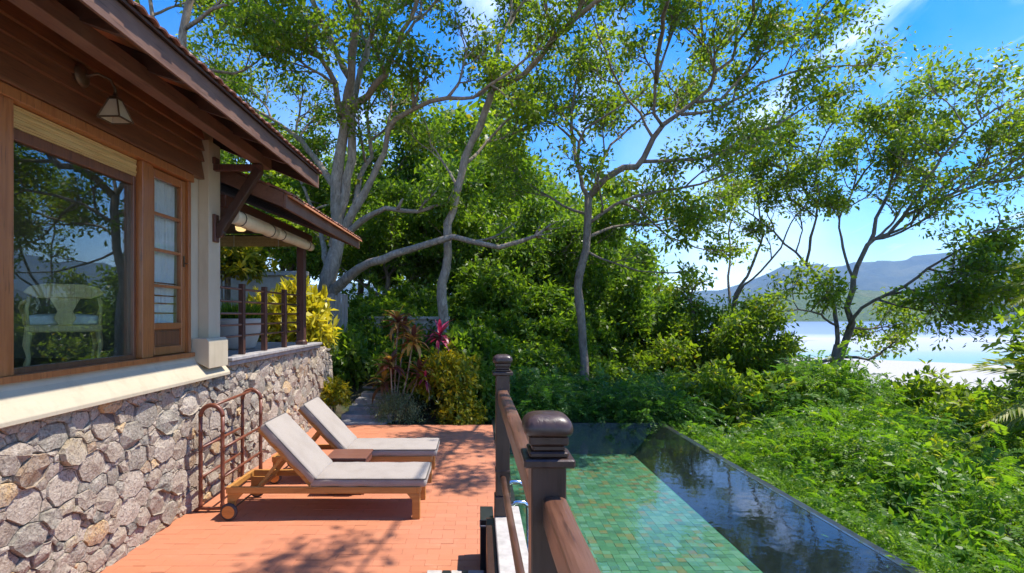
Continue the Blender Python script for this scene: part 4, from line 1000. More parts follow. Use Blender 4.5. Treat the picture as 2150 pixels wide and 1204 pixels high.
class Tree:
    def __init__(s, seed): s.mb = MB(); s.tips = []; s.rnd = random.Random(seed)
    def tubes(s, path, r0, r1, n):
        m = len(path); rad = [max(0.003, (r1 + (r0 - r1) * (1 - i / (m - 1)) ** 1.35) * s.rnd.uniform(0.90, 1.10)) for i in range(m)]
        s.mb.tube(path, rad, n)
    def twig(s, p, d, L, r, lvl, up=0.12, spread=1.0):
        R_ = s.rnd; n = max(3, int(L / 0.22)); path = [p.copy()]; d = d.normalized()
        for i in range(n):
            d = (d + Vector((R_.gauss(0, .17), R_.gauss(0, .17), R_.gauss(0, .12) + up * 0.35))).normalized(); path.append(path[-1] + d * (L / n))
        s.tubes(path, r * 1.25, r * 0.6 if lvl else r * 0.45, 5 if lvl else 4)
        if lvl == 0:
            for i in range(1, n + 1):
                if i == n or i > n * 0.45: s.tips.append(path[i] + Vector((R_.gauss(0, .11), R_.gauss(0, .11), R_.gauss(0, .09))))
            return
        k = 5 if lvl == 1 else 5
        for j in range(k):
            i = min(n, max(1, int(n * (0.35 + 0.65 * (j + R_.random() * 0.8) / k)))); q = path[i]
            a = (path[i] - path[i - 1]).normalized(); o = a.orthogonal().normalized(); o = Matrix.Rotation(R_.uniform(0, 6.283), 3, a) @ o; o.z *= 0.55
            s.twig(q, a * 0.75 + o * R_.uniform(0.45, 0.95) * spread, L * R_.uniform(0.45, 0.68), r * 0.5, lvl - 1, up, spread)
        s.tips.append(path[-1])
    def limb(s, pts, r0, r1, leaf=None, lvl=1, per_m=1.5, L=1.3, up=0.15, n=10, px=True, spread=1.0):
        """a limb through the given points; leaf = fraction along it where side branches begin"""
        w = [P(*p) for p in pts] if px else pts
        path = spline(w)
        for i in range(1, len(path) - 1):
            path[i] = path[i] + Vector((s.rnd.gauss(0, .022), s.rnd.gauss(0, .022), s.rnd.gauss(0, .022)))
        s.tubes(path, r0, r1, n)
        if leaf is not None:
            m = len(path); length = sum((path[i + 1] - path[i]).length for i in range(m - 1)) * (1 - leaf)
            k = max(1, int(length * per_m))
            for j in range(k):
                t = leaf + (1 - leaf) * (j + s.rnd.random()) / k; i = min(m - 1, max(1, int(t * (m - 1)))); a = (path[i] - path[i - 1]).normalized()
                o = a.orthogonal().normalized(); o = Matrix.Rotation(s.rnd.uniform(0, 6.283), 3, a) @ o
                if o.z < 0 and s.rnd.random() < 0.55: o.z = -o.z
                rr = (r0 + (r1 - r0) * t)
                s.twig(path[i], a * 0.55 + o * s.rnd.uniform(0.55, 1.0) * spread, L * s.rnd.uniform(0.6, 1.25), max(0.011, min(rr * 0.6, 0.036)), lvl, up, spread)
            s.twig(path[-1], (path[-1] - path[-2]).normalized(), L * 0.8, max(0.008, r1 * 0.8), lvl, up, spread)
        return path
    def build(s, name, label, cat, bark, leafm, rad=0.42, per=60, size=0.125, flat=0.5, group=None, base=None, up=0.7, asp=0.42, extra=None, keep=1.0):
        if base is None: base = s.mb.v[0]
        t = thing(name, label, cat, tuple(base), group)
        s.mb.build('trunk', MT[bark], t)
        tips = [tuple(p) for p in s.tips if s.rnd.random() < keep]
        prt = [clump(tips, rng.uniform(rad * 0.6, rad * 1.25, len(tips)), per, size, flat, up, asp)]
        if extra: prt += extra
        leaves_obj('crown', prt, MT[leafm], t); return t

pxr = lambda px, Y: px * Y / F           # a radius of so many photo pixels at depth Y
# --- the great pale tree behind the veranda
T = Tree(1); Y = 15.0; q = lambda *a: [(x, y, Y + (dz if len(r_) else 0)) for (x, y, *r_) in a for dz in [r_[0] if r_ else 0]]
trunk = T.limb(q((672, 690), (684, 620), (700, 545), (712, 490), (706, 440), (707, 374), (718, 299), (726, 224, -.2), (737, 161, -.4), (744, 75, -.8), (752, 0, -1.2), (768, -120, -1.6), (790, -260, -2)), pxr(17.44, Y), pxr(4.25, Y), 0.70, 2, 1.5, 1.9, n=14)
T.limb(q((700, 520), (716, 450), (728, 374), (738, 336), (739, 243), (748, 187, .4), (774, 93, .6), (804, 45, .6), (834, 19, .5), (905, -20, 0), (990, -80, -.6)), pxr(11.40, Y), pxr(3.40, Y), 0.52, 2, 1.5, 1.7, n=12)
T.limb(q((741, 235), (748, 217), (789, 179, -.4), (819, 131, -.8), (834, 97, -1.2), (860, 41, -1.6), (880, -30, -2), (900, -140, -2.4)), pxr(7.80, Y), pxr(2.55, Y), 0.25, 2, 1.6, 1.7)
T.limb(q((712, 500), (744, 441), (782, 374), (804, 318), (819, 269, -.3), (834, 250, -.5), (868, 228, -.7), (905, 213, -.9), (942, 206, -1.2), (995, 207, -1.6), (1028, 176, -2), (1075, 150, -2.4)), pxr(10.06, Y), pxr(2.55, Y), 0.42, 2, 1.5, 1.5, n=12)
T.limb(q((744, 441), (759, 366, .4), (782, 329, .7), (770, 262, .9), (776, 205, 1.2), (800, 150, 1.5)), pxr(8.10, Y), pxr(2.12, Y), 0.35, 2, 1.4, 1.4)
T.limb(q((712, 500), (740, 479), (778, 448, -.3), (811, 437, -.5), (844, 441, -.7), (877, 446, -.9), (905, 436, -1)), pxr(8.72, Y), pxr(3.40, Y), 0.92, 1, 1, 0.8)
T.limb(q((835, 440, -.7), (842, 424, -.7), (846, 418, -.75)), pxr(3.60, Y), pxr(1.70, Y))
T.limb(q((686, 640), (703, 608, -.2), (732, 579, -.5), (778, 554, -.8), (828, 533, -1), (877, 520, -1.2), (927, 504, -1.4), (952, 498, -1.5), (994, 510, -1.7), (1048, 520, -2), (1100, 505, -2.2)), pxr(12.07, Y), pxr(4.25, Y), 0.88, 1, 1.6, 1.0, n=14)
T.limb(q((722, 262), (711, 224, -.4), (700, 176, -.8), (673, 120, -1.3), (630, 100, -1.7), (585, 55, -2.1), (530, 10, -2.4), (470, -50, -2.8)), pxr(7.20, Y), pxr(2.55, Y), 0.22, 2, 1.6, 1.6)
T.limb(q((735, 165), (695, 85, .4), (665, 25, .8), (640, -50, 1), (600, -150, 1.2)), pxr(7.20, Y), pxr(2.55, Y), 0.2, 2, 1.6, 1.8)
T.limb(q((708, 400), (660, 330, .8), (620, 285, 1.4), (570, 250, 2), (510, 215, 2.4), (450, 170, 2.6)), pxr(8.10, Y), pxr(2.55, Y), 0.25, 2, 1.7, 1.7)
T.limb(q((690, 560), (665, 470, 1), (640, 400, 1.6), (610, 330, 2.0)), pxr(7.20, Y), pxr(2.55, Y), 0.3, 2, 1.4, 1.4)
T.limb(q((752, 20, -1.2), (700, -60, -2.6), (640, -160, -3.8), (590, -300, -4.6)), pxr(5.40, Y), pxr(2.55, Y), 0.2, 2, 1.3, 1.8)
T.build('shade_tree', 'great pale barked shade tree with a long low limb sweeping right, behind the veranda', 'tree', 'barkA', 'leafA', rad=0.30, per=10, size=0.15, keep=0.95)
# --- slender tree with the leaning trunk in the middle
T = Tree(2); Y = 14.0
T.limb(q((934, 800), (933, 728), (933, 666), (929, 624), (938, 566), (942, 504), (940, 470), (952, 437), (960, 400), (965, 374), (980, 329), (1006, 269), (1028, 209), (1035, 179)), pxr(11.5, Y), pxr(7, Y), n=12)
T.limb(q((1035, 182), (1032, 150, .2), (1051, 90, .5), (1073, 37, .8), (1075, 0, 1), (1080, -80, 1.3)), pxr(6, Y), pxr(2.5, Y), 0.2, 2, 1.5, 1.4)
T.limb(q((1033, 186), (1073, 170, -.5), (1103, 157, -.9), (1137, 115, -1.3), (1165, 77, -1.7), (1207, 35, -2.1), (1259, 3, -2.5), (1330, -40, -3), (1420, -110, -3.5)), pxr(7, Y), pxr(3, Y), 0.32, 2, 1.5, 1.5)
T.limb(q((975, 345), (991, 336, .3), (1036, 280, .7), (1092, 239, 1), (1148, 232, 1.3), (1210, 225, 1.5)), pxr(4, Y), pxr(2, Y), 0.3, 2, 1.3, 1.3)
T.limb(q((962, 395), (930, 340, .7), (905, 300, 1.2), (890, 250, 1.6)), pxr(3.5, Y), pxr(1.5, Y), 0.3, 2, 1.2, 1.2)
T.build('slender_tree', 'slender tree with a bare leaning grey trunk rising right beside the magenta plant', 'tree', 'barkA', 'leafA', rad=0.28, per=9, size=0.145, keep=0.9)
# --- spreading tree beyond the pool
T = Tree(3); Y = 14.0
T.limb(q((1226, 860), (1224, 760), (1221, 688), (1217, 634), (1217, 575), (1231, 524), (1235, 470), (1235, 411)), pxr(10, Y), pxr(8, Y), n=12)
T.limb(q((1235, 414), (1221, 394), (1210, 331, .4), (1200, 272, .8), (1204, 209, 1.2), (1215, 150, 1.5), (1225, 80, 1.7)), pxr(5, Y), pxr(2, Y), 0.3, 2, 1.3, 1.65)
T.limb(q((1213, 345, .3), (1216, 300, .3), (1228, 272, .2), (1273, 244, 0), (1315, 216, -0.07)), pxr(3.5, Y), pxr(1.8, Y), 0.4, 1, 1.4, 1.1)
T.limb(q((1235, 416), (1273, 373, -0.10), (1308, 352, -0.21), (1333, 349, -0.28), (1350, 331, -0.35), (1371, 290, -0.45), (1392, 262, -0.56), (1427, 241, -0.66), (1465, 209, -0.80), (1493, 185, -0.91), (1504, 153, -1.01), (1538, 126, -1.12), (1552, 91, -1.19), (1573, 56, -1.29), (1600, 0, -1.40)), pxr(7.5, Y), pxr(2.2, Y), 0.5, 2, 1.5, 1.53, n=12, up=0.25)
T.limb(q((1345, 340, -0.35), (1399, 335, -0.42), (1469, 335, -0.56), (1514, 324, -0.66), (1545, 300, -0.73), (1600, 275, -0.84), (1660, 245, -0.94)), pxr(4.2, Y), pxr(1.8, Y), 0.3, 2, 1.3, 1.36, up=0.15)
T.limb(q((1430, 241, -0.66), (1476, 241, -0.70), (1538, 213, -0.77), (1600, 180, -0.84), (1680, 150, -0.91), (1750, 140, -0.98)), pxr(3.4, Y), pxr(1.6, Y), 0.3, 2, 1.4, 1.30, up=0.2)
T.limb(q((1462, 215, -0.80), (1514, 207, -0.88), (1556, 167, -0.98), (1608, 115, -1.08), (1660, 75, -1.19), (1690, 60, -1.26)), pxr(3.4, Y), pxr(1.6, Y), 0.3, 2, 1.5, 1.36, up=0.2)
T.limb(q((1392, 266, -.6), (1371, 240, -.8), (1378, 174, -1.2), (1399, 110, -1.3), (1425, 30, -1.3), (1430, -40, -1.2)), pxr(3.6, Y), pxr(1.6, Y), 0.3, 2, 1.4, 1.25, up=0.25)
T.limb([P(1378, 174, 12.8), Vector((3.9, 11.8, 8.0)), Vector((3.5, 9.8, 8.3)), Vector((3.3, 7.6, 8.6)), Vector((3.1, 5.2, 8.9))], .05, .02, 0.25, 2, 0.8, 1.1, px=False, up=0.2)
T.limb(q((1371, 290, -0.45), (1340, 240, -0.35), (1300, 180, -0.21), (1270, 110, -0.10), (1250, 50, 0)), pxr(3, Y), pxr(1.6, Y), 0.35, 2, 1.4, 1.53, up=0.25)
T.limb(q((1504, 153, -1.01), (1480, 90, -1.12), (1470, 30, -1.22), (1480, -60, -1.36), (1500, -200, -1.54)), pxr(3, Y), pxr(1.6, Y), 0.2, 2, 1.6, 1.59, up=0.25)
T.limb(q((1232, 500), (1287, 478, .6), (1350, 470, 1), (1420, 455, 1.3), (1480, 430, 1.5)), pxr(3.6, Y), pxr(1.8, Y), 0.3, 2, 1.5, 1.42)
T.limb(q((1233, 450), (1180, 430, .7), (1130, 400, 1.1), (1090, 370, 1.4)), pxr(3.4, Y), pxr(1.8, Y), 0.3, 2, 1.5, 1.42)
T.limb(q((1231, 528), (1287, 555, -0.10), (1342, 571, -0.21), (1397, 573, -0.32)), pxr(2.8, Y), pxr(1.4, Y), 0.5, 1, 1.3, 0.9)
T.limb(q((1573, 56, -1.3), (1600, -60, -2.6), (1640, -190, -4.2)), pxr(3, Y), pxr(1.8, Y), 0.3, 2, 1.0, 1.42, up=0.25)
T.limb(q((1236, 470), (1290, 430, -.2), (1340, 415, -.4), (1400, 400, -.5), (1470, 385, -.6), (1540, 360, -.7)), pxr(4, Y), pxr(1.8, Y), 0.2, 2, 1.7, 1.42)
T.limb(q((1300, 425, -.2), (1350, 450, .3), (1410, 500, .7), (1460, 520, 1)), pxr(3, Y), pxr(1.6, Y), 0.2, 2, 1.6, 1.30)
T.limb(q((1236, 440), (1270, 330, .8), (1320, 270, 1.3), (1390, 220, 1.8), (1450, 170, 2.2)), pxr(3.6, Y), pxr(1.8, Y), 0.3, 2, 1.5, 1.65)
T.limb(q((1228, 300, .3), (1180, 240, .9), (1140, 190, 1.4), (1120, 120, 1.8)), pxr(3, Y), pxr(1.6, Y), 0.25, 2, 1.5, 1.65)
T.build('spreading_tree', 'tall spreading tree beyond the pool, its forked branches sweeping up to the right', 'tree', 'barkB', 'leafA', rad=0.29, per=9, size=0.145, flat=0.65, keep=0.85)
# --- flat crowned tree on the right
T = Tree(4); Y = 18.0
T.limb(q((1738, 900), (1745, 796), (1753, 755), (1760, 725)), pxr(11.22, Y), pxr(7.92, Y), n=12)
T.limb(q((1757, 735), (1756, 684), (1751, 643, .3), (1727, 598, .6), (1689, 549, 1), (1648, 512, 1.3), (1600, 470, 1.6), (1560, 440, 1.8)), pxr(4.95, Y), pxr(1.70, Y), 0.62, 2, 1.76, 1.62, up=0.22)
T.limb(q((1693, 552, 1), (1704, 501, .8), (1712, 456, .6), (1719, 410, .4), (1712, 360, .2), (1720, 310, 0)), pxr(3.06, Y), pxr(1.53, Y), 0.35, 2, 2.03, 1.51, up=0.25)
T.limb(q((1748, 790), (1771, 725), (1786, 680, -.3), (1779, 647, -.5), (1790, 609, -.7), (1801, 561, -.9), (1820, 516, -1.1), (1835, 501, -1.2), (1868, 490, -1.4), (1898, 456, -1.6), (1954, 430, -1.9), (2010, 405, -2.2), (2066, 385, -2.4), (2150, 370, -2.7)), pxr(8.58, Y), pxr(2.12, Y), 0.58, 2, 2.03, 1.73, n=12, up=0.28)
T.limb(q((1826, 510, -1.1), (1835, 493, -1), (1839, 460, -.8), (1857, 426, -.6), (1870, 380, -.4), (1890, 330, -.2), (1920, 280, 0)), pxr(3.74, Y), pxr(1.70, Y), 0.4, 2, 2.03, 1.62, up=0.25)
T.limb(q((1794, 590, -.7), (1770, 520, -.2), (1765, 460, .3), (1790, 400, .7), (1800, 350, 1)), pxr(2.89, Y), pxr(1.53, Y), 0.4, 2, 2.03, 1.51, up=0.25)
T.limb(q((1890, 465, -1.6), (1930, 400, -1.8), (1980, 330, -2), (2030, 270, -2.2), (2090, 230, -2.4)), pxr(3.40, Y), pxr(1.70, Y), 0.3, 2, 2.16, 1.62, up=0.2)
T.limb(q((1954, 430, -1.9), (2010, 370, -1.5), (2080, 330, -1.2), (2160, 300, -1)), pxr(2.98, Y), pxr(1.70, Y), 0.3, 2, 2.03, 1.62, up=0.2)
T.limb(q((1780, 690, -.3), (1809, 647, -.8), (1861, 620, -1.3), (1898, 602, -1.7), (1947, 564, -2.1), (1984, 542, -2.4), (2029, 520, -2.7), (2052, 493, -2.9), (2140, 478, -3.2)), pxr(3.96, Y), pxr(1.70, Y), 0.82, 1, 1.3, 1.0, up=0.15)
T.limb(q((1861, 620, -1.3), (1920, 612, -1.8), (1980, 606, -2.2), (2040, 585, -2.5), (2090, 575, -2.8)), pxr(2.89, Y), pxr(1.53, Y), 0.2, 2, 2.29, 1.19, up=0.1)
T.limb(q((1840, 628, -1.1), (1890, 645, -1.6), (1950, 655, -2), (1990, 640, -2.3)), pxr(2.55, Y), pxr(1.36, Y), 0.3, 2, 1.89, 1.03, up=0.08)
T.limb(q((1756, 684), (1720, 660, -.5), (1680, 650, -.9), (1640, 655, -1.2)), pxr(2.55, Y), pxr(1.36, Y), 0.4, 2, 1.89, 1.03, up=0.12)
T.limb(q((1786, 690, -.2), (1830, 690, .5), (1850, 680, 1), (1860, 700, 1.4)), pxr(2.55, Y), pxr(1.36, Y), 0.4, 2, 1.89, 0.97, up=0.1)
T.limb(q((1762, 752), (1720, 762, -.3), (1674, 762, -.5), (1629, 757, -.7), (1555, 749, -1)), pxr(4.25, Y), pxr(2.12, Y), 0.6, 1, 1.0, 0.8)
T.limb(q((1768, 750), (1800, 752, -.3), (1827, 755, -.5), (1850, 740, -.7)), pxr(3.74, Y), pxr(2.04, Y), 0.7, 1, 1.2, 0.8)
T.limb(q((1764, 745, .1), (1772, 790, .4), (1786, 826, .6), (1810, 900, .9)), pxr(4.25, Y), pxr(3.96, Y))
T.limb(q((1898, 602, -1.7), (1950, 630, -1.9), (2010, 640, -2.1), (2070, 625, -2.3)), pxr(2.55, Y), pxr(1.36, Y), 0.15, 2, 2.43, 1.08, up=0.08)
T.limb(q((1947, 564, -2.1), (2000, 575, -2.1), (2070, 555, -2.3), (2130, 560, -2.5)), pxr(2.55, Y), pxr(1.36, Y), 0.15, 2, 2.29, 1.08, up=0.1)
T.limb(q((1719, 430, .5), (1680, 390, .8), (1650, 350, 1), (1640, 310, 1.2)), pxr(2.55, Y), pxr(1.36, Y), 0.3, 2, 2.03, 1.40, up=0.2)
T.limb(q((1790, 400, .7), (1830, 340, .5), (1850, 290, .3), (1900, 240, 0)), pxr(2.55, Y), pxr(1.36, Y), 0.3, 2, 2.03, 1.51, up=0.2)
T.build('flat_crowned_tree', 'many stemmed tree with a wide flat crown standing alone before the white lagoon', 'tree', 'barkB', 'leafA', rad=0.34, per=10, size=0.165, flat=0.6, keep=0.75)
# --- small thin tree with sparse leaves left of it
T = Tree(5); Y = 20.0
T.limb(q((1545, 760), (1535, 690), (1545, 620), (1570, 580), (1590, 530), (1600, 470), (1590, 410)), pxr(5, Y), pxr(1.5, Y), 0.55, 2, 1.0, 1.1, up=0.25)
T.limb(q((1540, 650), (1560, 600, -.4), (1600, 570, -.8), (1640, 520, -1.1), (1660, 470, -1.3)), pxr(3, Y), pxr(1.4, Y), 0.65, 1, 1.0, 1.0, up=0.2)
T.limb(q((1536, 660), (1530, 600, .4), (1535, 540, .7), (1530, 490, .9), (1545, 430, 1)), pxr(3, Y), pxr(1.4, Y), 0.55, 1, 1.1, 1.0, up=0.2)
T.build('sapling', 'thin bare stemmed young tree with sparse leaf tufts against the blue mountain', 'tree', 'barkB', 'leafA', rad=0.28, per=11, size=0.15, keep=0.85)
# --- tree behind the house roof
T = Tree(6); Y = 12.5
T.limb(q((350, 420), (360, 200), (385, 70), (405, -20), (425, -140), (450, -300)), pxr(12, Y), pxr(6, Y), 0.55, 2, 1.5, 1.8)
T.limb(q((352, 260), (335, 120, .5), (315, 0, .8), (300, -120, 1)), pxr(7, Y), pxr(3, Y), 0.4, 2, 1.4, 1.7)
T.limb(q((390, 60), (450, 20, -.5), (520, -10, -.8), (580, -60, -1)), pxr(5, Y), pxr(2.5, Y), 0.3, 2, 1.7, 1.5)
T.limb(q((372, 130), (430, 150, .6), (490, 160, 1), (540, 130, 1.2)), pxr(4, Y), pxr(2, Y), 0.3, 2, 1.7, 1.4)
T.build('tree', 'grey trunked tree rising behind the main roof of the house', 'tree', 'barkA', 'leafA', rad=0.28, per=10, size=0.15, keep=1.0)
# ---------------- background wood: three kinds of tree, copied
def forest_tree(seed, h, crown_r, leafm, per=70, size=0.19, tips_k=1.0):
    T = Tree(seed); Rn = T.rnd
    top = Vector((Rn.uniform(-.4, .4), Rn.uniform(-.4, .4), h * 0.72))
    T.limb([Vector((0, 0, -2.5)), Vector((Rn.uniform(-.1, .1), 0, h * .22)), Vector((Rn.uniform(-.3, .3), Rn.uniform(-.3, .3), h * .45)), top], 0.17, 0.07, 0.6, 2, 1.2, 1.4, px=False)
    for k in range(9):
        a = k * 2.4 + Rn.uniform(-.3, .3); z0 = h * Rn.uniform(0.18, 0.6); rr = crown_r * Rn.uniform(0.7, 1.1)
        p0 = Vector((0, 0, z0)); p1 = Vector((math.cos(a) * rr * .5, math.sin(a) * rr * .5, z0 + h * .12)); p2 = Vector((math.cos(a) * rr, math.sin(a) * rr, z0 + h * Rn.uniform(.12, .3)))
        T.limb([p0, p1, p2], 0.06, 0.02, 0.25, 2, 1.7, 1.25, px=False, n=6)
    return T
protos = []
for sd, h, cr, lf, lab in ((31, 7.5, 2.7, 'leafB', 'x'), (32, 6.5, 2.9, 'leafB', 'x'), (33, 8.5, 2.5, 'leafA', 'x')):
    T = forest_tree(sd, h, cr, lf); t = T.build('forest_tree', 'x', 'tree', 'barkB', lf, rad=0.38, per=10, size=0.2, flat=0.7, base=(0, 0, 0)); protos.append(t)
spots = [  # x, y, scale, kind, label index
    (-8.6, 24, 1.25, 0, 0), (-5.6, 26, 1.35, 1, 0), (-2.2, 23.5, 1.25, 0, 0), (0.8, 25.5, 1.3, 1, 0), (3.6, 23.5, 1.2, 0, 0), (-11.5, 20, 1.2, 2, 0), (-6.8, 19.6, 0.95, 2, 0),
    (-3.4, 19.4, 0.85, 1, 1), (-0.6, 19.4, 0.92, 0, 1), (2.0, 19.8, 0.95, 1, 1), (4.4, 20.5, 1.0, 0, 1), (6.6, 24.0, 1.05, 1, 1), (-14.5, 25, 1.4, 1, 0), (-9.6, 16.2, 0.9, 0, 0), (0.9, 30.0, 2.0, 2, 0), (4.6, 31.0, 1.9, 2, 0), (9.0, 20.0, 0.74, 1, 2), (7.3, 18.4, 0.84, 2, 2), (9.2, 18.6, 0.78, 2, 2), (10.8, 6.6, 0.9, 2, 3), (14.2, 10.0, 1.0, 2, 3), (18.5, 14.0, 1.05, 0, 3), (12.6, 4.0, 0.95, 1, 3)]
FL = ['dense leafy tree in the dark wood behind the pale shade tree', 'bushy dark tree filling the wood behind the slender and spreading trees', 'round bushy bright tree on the slope left of the sapling', 'leafy tree on the slope right of the pool, mirrored in the big window']
used = set()
for (x, y, s, k, li) in spots:
    o = protos[k] if k not in used else copy_tree(protos[k]); used.add(k)
    o.location = (x, y, float(ground_h(x, y))); o.scale = (s, s, s * random.uniform(.92, 1.08)); o.rotation_euler = (0, 0, random.uniform(0, 6.28))
    o['label'] = FL[li]; o['group'] = ['trees of the wood behind the garden', 'trees of the wood behind the pool', 'bushy trees on the slope', 'trees mirrored in the window'][li]

# ---------------- shrubs
def stems(mb, n, h, r, spread, depth, rn):
    for i in range(n):
        a = rn.uniform(0, 6.28); d = spread * rn.uniform(.4, 1)
        mb.tube([Vector((0.05 * math.cos(a), .05 * math.sin(a), -depth)), Vector((d * .25 * math.cos(a), d * .25 * math.sin(a), h * .35)), Vector((d * math.cos(a), d * math.sin(a), h * rn.uniform(.7, .95)))], [r, r * .8, r * .35], 5)
def dome(n, h, rad, low=-0.35):
    d = unit(rng.normal(size=(n * 2, 3))); d = d[d[:, 2] > low][:n]
    lump = 1 + 0.22 * np.sin(d[:, 0] * 5 + h) * np.cos(d[:, 1] * 6 + rad) + rng.normal(0, .08, len(d))
    return d, np.stack([d[:, 0] * rad, d[:, 1] * rad, d[:, 2] * h], 1) * lump[:, None]
def shrub(name, label, kind, seed, h=1.0, rad=1.0, leafm='leafC', n=260, size=0.1, depth=4.0, bark='barkB'):
    """crown centred at z = 0 with its top at h; stems run down into the ground"""
    rn = random.Random(seed); t = thing(name, label, 'shrub', (0, 0, 0)); mb = MB(); stems(mb, 7, h * .6, 0.022, rad * .6, depth, rn)
    o = mb.build('stem', MT[bark], t, local=True)
    prt = []
    if kind == 'feather':
        d, p = dome(n, h, rad)
        dirs = d * np.array([1, 1, .35]) + rng.normal(size=d.shape) * .45
        prt.append(sprays(p * rng.uniform(.55, 1.0, (len(p), 1)), dirs, 0.42, 13, size, 0.4))
        d2, p2 = dome(int(n * .5), h, rad); prt.append(clump(p2 * .72, 0.22, 14, size * 0.95, .8, .8, .4))
    elif kind == 'broad':
        d, p = dome(n, h, rad); p = p * rng.uniform(.5, 1.0, (len(p), 1))
        k = 9; c = np.repeat(p, k, 0); dd = np.repeat(d, k, 0); m = len(c)
        rd = unit(rng.normal(size=(m, 3)) + dd * .7); L = size * rng.uniform(.7, 1.3, m)
        nr = unit(np.array([0, 0, 1.0]) * .9 + dd * .5 + rng.normal(size=(m, 3)) * .35)
        prt.append((leaf_arrays(c + rd * .02, rd, nr, L, L * rng.uniform(.36, .5, m)), np.repeat(rng.normal(.45, .2, len(p)), k) + rng.normal(0, .15, m)))
        d2, p2 = dome(int(n * .3), h, rad); prt.append(clump(p2 * .6, .25, 10, size, .9, .7, .45))
    elif kind == 'fine':
        d, p = dome(n, h, rad); prt.append(clump(p * rng.uniform(.5, 1.0, (len(p), 1)), .16, 16, size, .9, .5, .3))
    c = leaves_obj('crown', prt, MT[leafm], t); c.location = (0, 0, 0)
    return t
def scatter(protos_, spots_, label, group, name=None):
    """spots: (x, y, top z, scale)"""
    out = []
    for i, (x, y, top, s) in enumerate(spots_):
        k = i % len(protos_); pr = protos_[k]
        o = pr['o'] if not pr['used'] else copy_tree(pr['o']); pr['used'] = True
        o.location = (x, y, top - pr['h'] * s); o.scale = (s * random.uniform(.92, 1.1), s * random.uniform(.92, 1.1), s); o.rotation_euler = (0, 0, random.uniform(0, 6.28))
        o['label'] = label; o['group'] = group; out.append(o)
    return out
def mk(name, kind, seeds_, **k): return [dict(o=shrub(name, 'x', kind, s, **k), used=False, h=k.get('h', 1.0)) for s in seeds_]
fea = mk('feathery_shrub', 'feather', (41, 42, 43, 44), h=0.85, rad=1.0, leafm='leafC', n=420, size=0.085)
fea2 = mk('feathery_shrub', 'feather', (45, 46), h=0.85, rad=1.0, leafm='leafC', n=420, size=0.085) + mk('feathery_shrub', 'feather', (47,), h=0.85, rad=1.0, leafm='leafD', n=420, size=0.085)
fern = mk('fern_shrub', 'feather', (51, 52, 53), h=0.8, rad=0.95, leafm='leafD', n=420, size=0.085)
brd = mk('leafy_shrub', 'broad', (61, 62, 63), h=0.95, rad=1.0, leafm='leafB', n=420, size=0.15)
brd2 = mk('leafy_shrub', 'broad', (64, 65), h=0.95, rad=1.0, leafm='leafB', n=420, size=0.15)
brl = mk('broadleaf_shrub', 'broad', (66, 67), h=0.9, rad=0.95, leafm='leafC', n=330, size=0.14)
def inview(x, y, m=220): px = VX + x * F / y; return -m < px < 2150 + m
# slope to the right of the pool
s1, s2, s3, s4 = [], [], [], []
yy = 2.9
while yy < 17.5:
    xx = 4.82 + random.uniform(0, .14)
    while xx < 16.5:
        x, y = xx + random.uniform(-.12, .25), yy + random.uniform(-.25, .25)
        if inview(x, y):
            top = 0.12 + 0.03 * (x - 4.4) + 0.46 * math.sin(x * 1.15 + y * .35) * math.sin(y * .8 - x * .3) * min(1, (x - 4.4) / 1.2) + random.uniform(-.26, .30) - (0.16 if x < 5.3 else 0) + 0.03 * max(0, y - 9)
            if VX + x * F / y > 1800: top = min(top, 0.02 + 0.02 * y)
            if x > 10.2 + random.uniform(-.8, .8) or y > 15.5: s3.append((x, y, top - (0.75 if (VX + x * F / y) < 1760 else 0.42) + random.uniform(-.25, .2), random.uniform(.95, 1.2)))
            elif x < 6.4: s1.append((x, y, top, random.uniform(.70, .92)))
            elif random.random() < 0.34: s4.append((x, y, top + .05, random.uniform(.75, 1.05)))
            elif random.random() < 0.27: pass
            else: s2.append((x, y, top, random.uniform(.9, 1.15)))
        xx += 1.12
    yy += 1.05
mixd = [s for i, s in enumerate(s1) if i % 3 == 1 and s[1] < 8]; s1 = [s for s in s1 if s not in mixd]
scatter(fea, s1, 'bright green feathery shrub in the row along the outer edge of the pool', 'feathery shrubs along the pool edge')
scatter(fea2, s2, 'green feathery shrub on the slope behind the pool edge row', 'feathery shrubs on the slope')
scatter(brl, mixd, 'glossy broad leaved bright green shrub among the feathery ones beside the pool', 'broad leaved shrubs beside the pool')
scatter(mk('olive_shrub', 'broad', (68, 69), h=0.95, rad=0.95, leafm='leafA', n=330, size=0.13), s4, 'olive green broad leaved shrub rising among the feathery shrubs of the slope', 'olive shrubs on the slope')
scatter(brd, s3, 'dark green broad leaved shrub on the lower slope before the lagoon', 'broad leaved shrubs on the lower slope')
low_ = [(4.12 + random.uniform(-.06, .1) + .004 * k, 2.6 + k * .46, -0.14 + random.uniform(-.08, .09), random.uniform(.40, .55)) for k in range(5, 20)]
scatter(fea, low_, 'low young feathery shrub squeezed against the outer rim of the pool', 'low feathery shrubs along the pool rim')
tall = [(7.2, 13.2, .75, 1.15), (8.6, 14.2, .7, 1.2), (10.4, 12.6, .72, 1.1), (12.2, 13.6, .25, 1.1), (13.6, 12.2, .2, 1.0), (9.4, 10.6, .4, 1.0), (11.6, 10.2, .12, .95), (6.0, 13.6, .8, 1.05), (5.4, 12.8, .75, .9)]
scatter(mk('tall_shrub', 'broad', (91, 92, 93), h=1.0, rad=0.95, leafm='leafA', n=360, size=0.17), tall, 'tall loose leafy shrub rising above the feathery shrubs of the slope', 'tall shrubs on the slope')
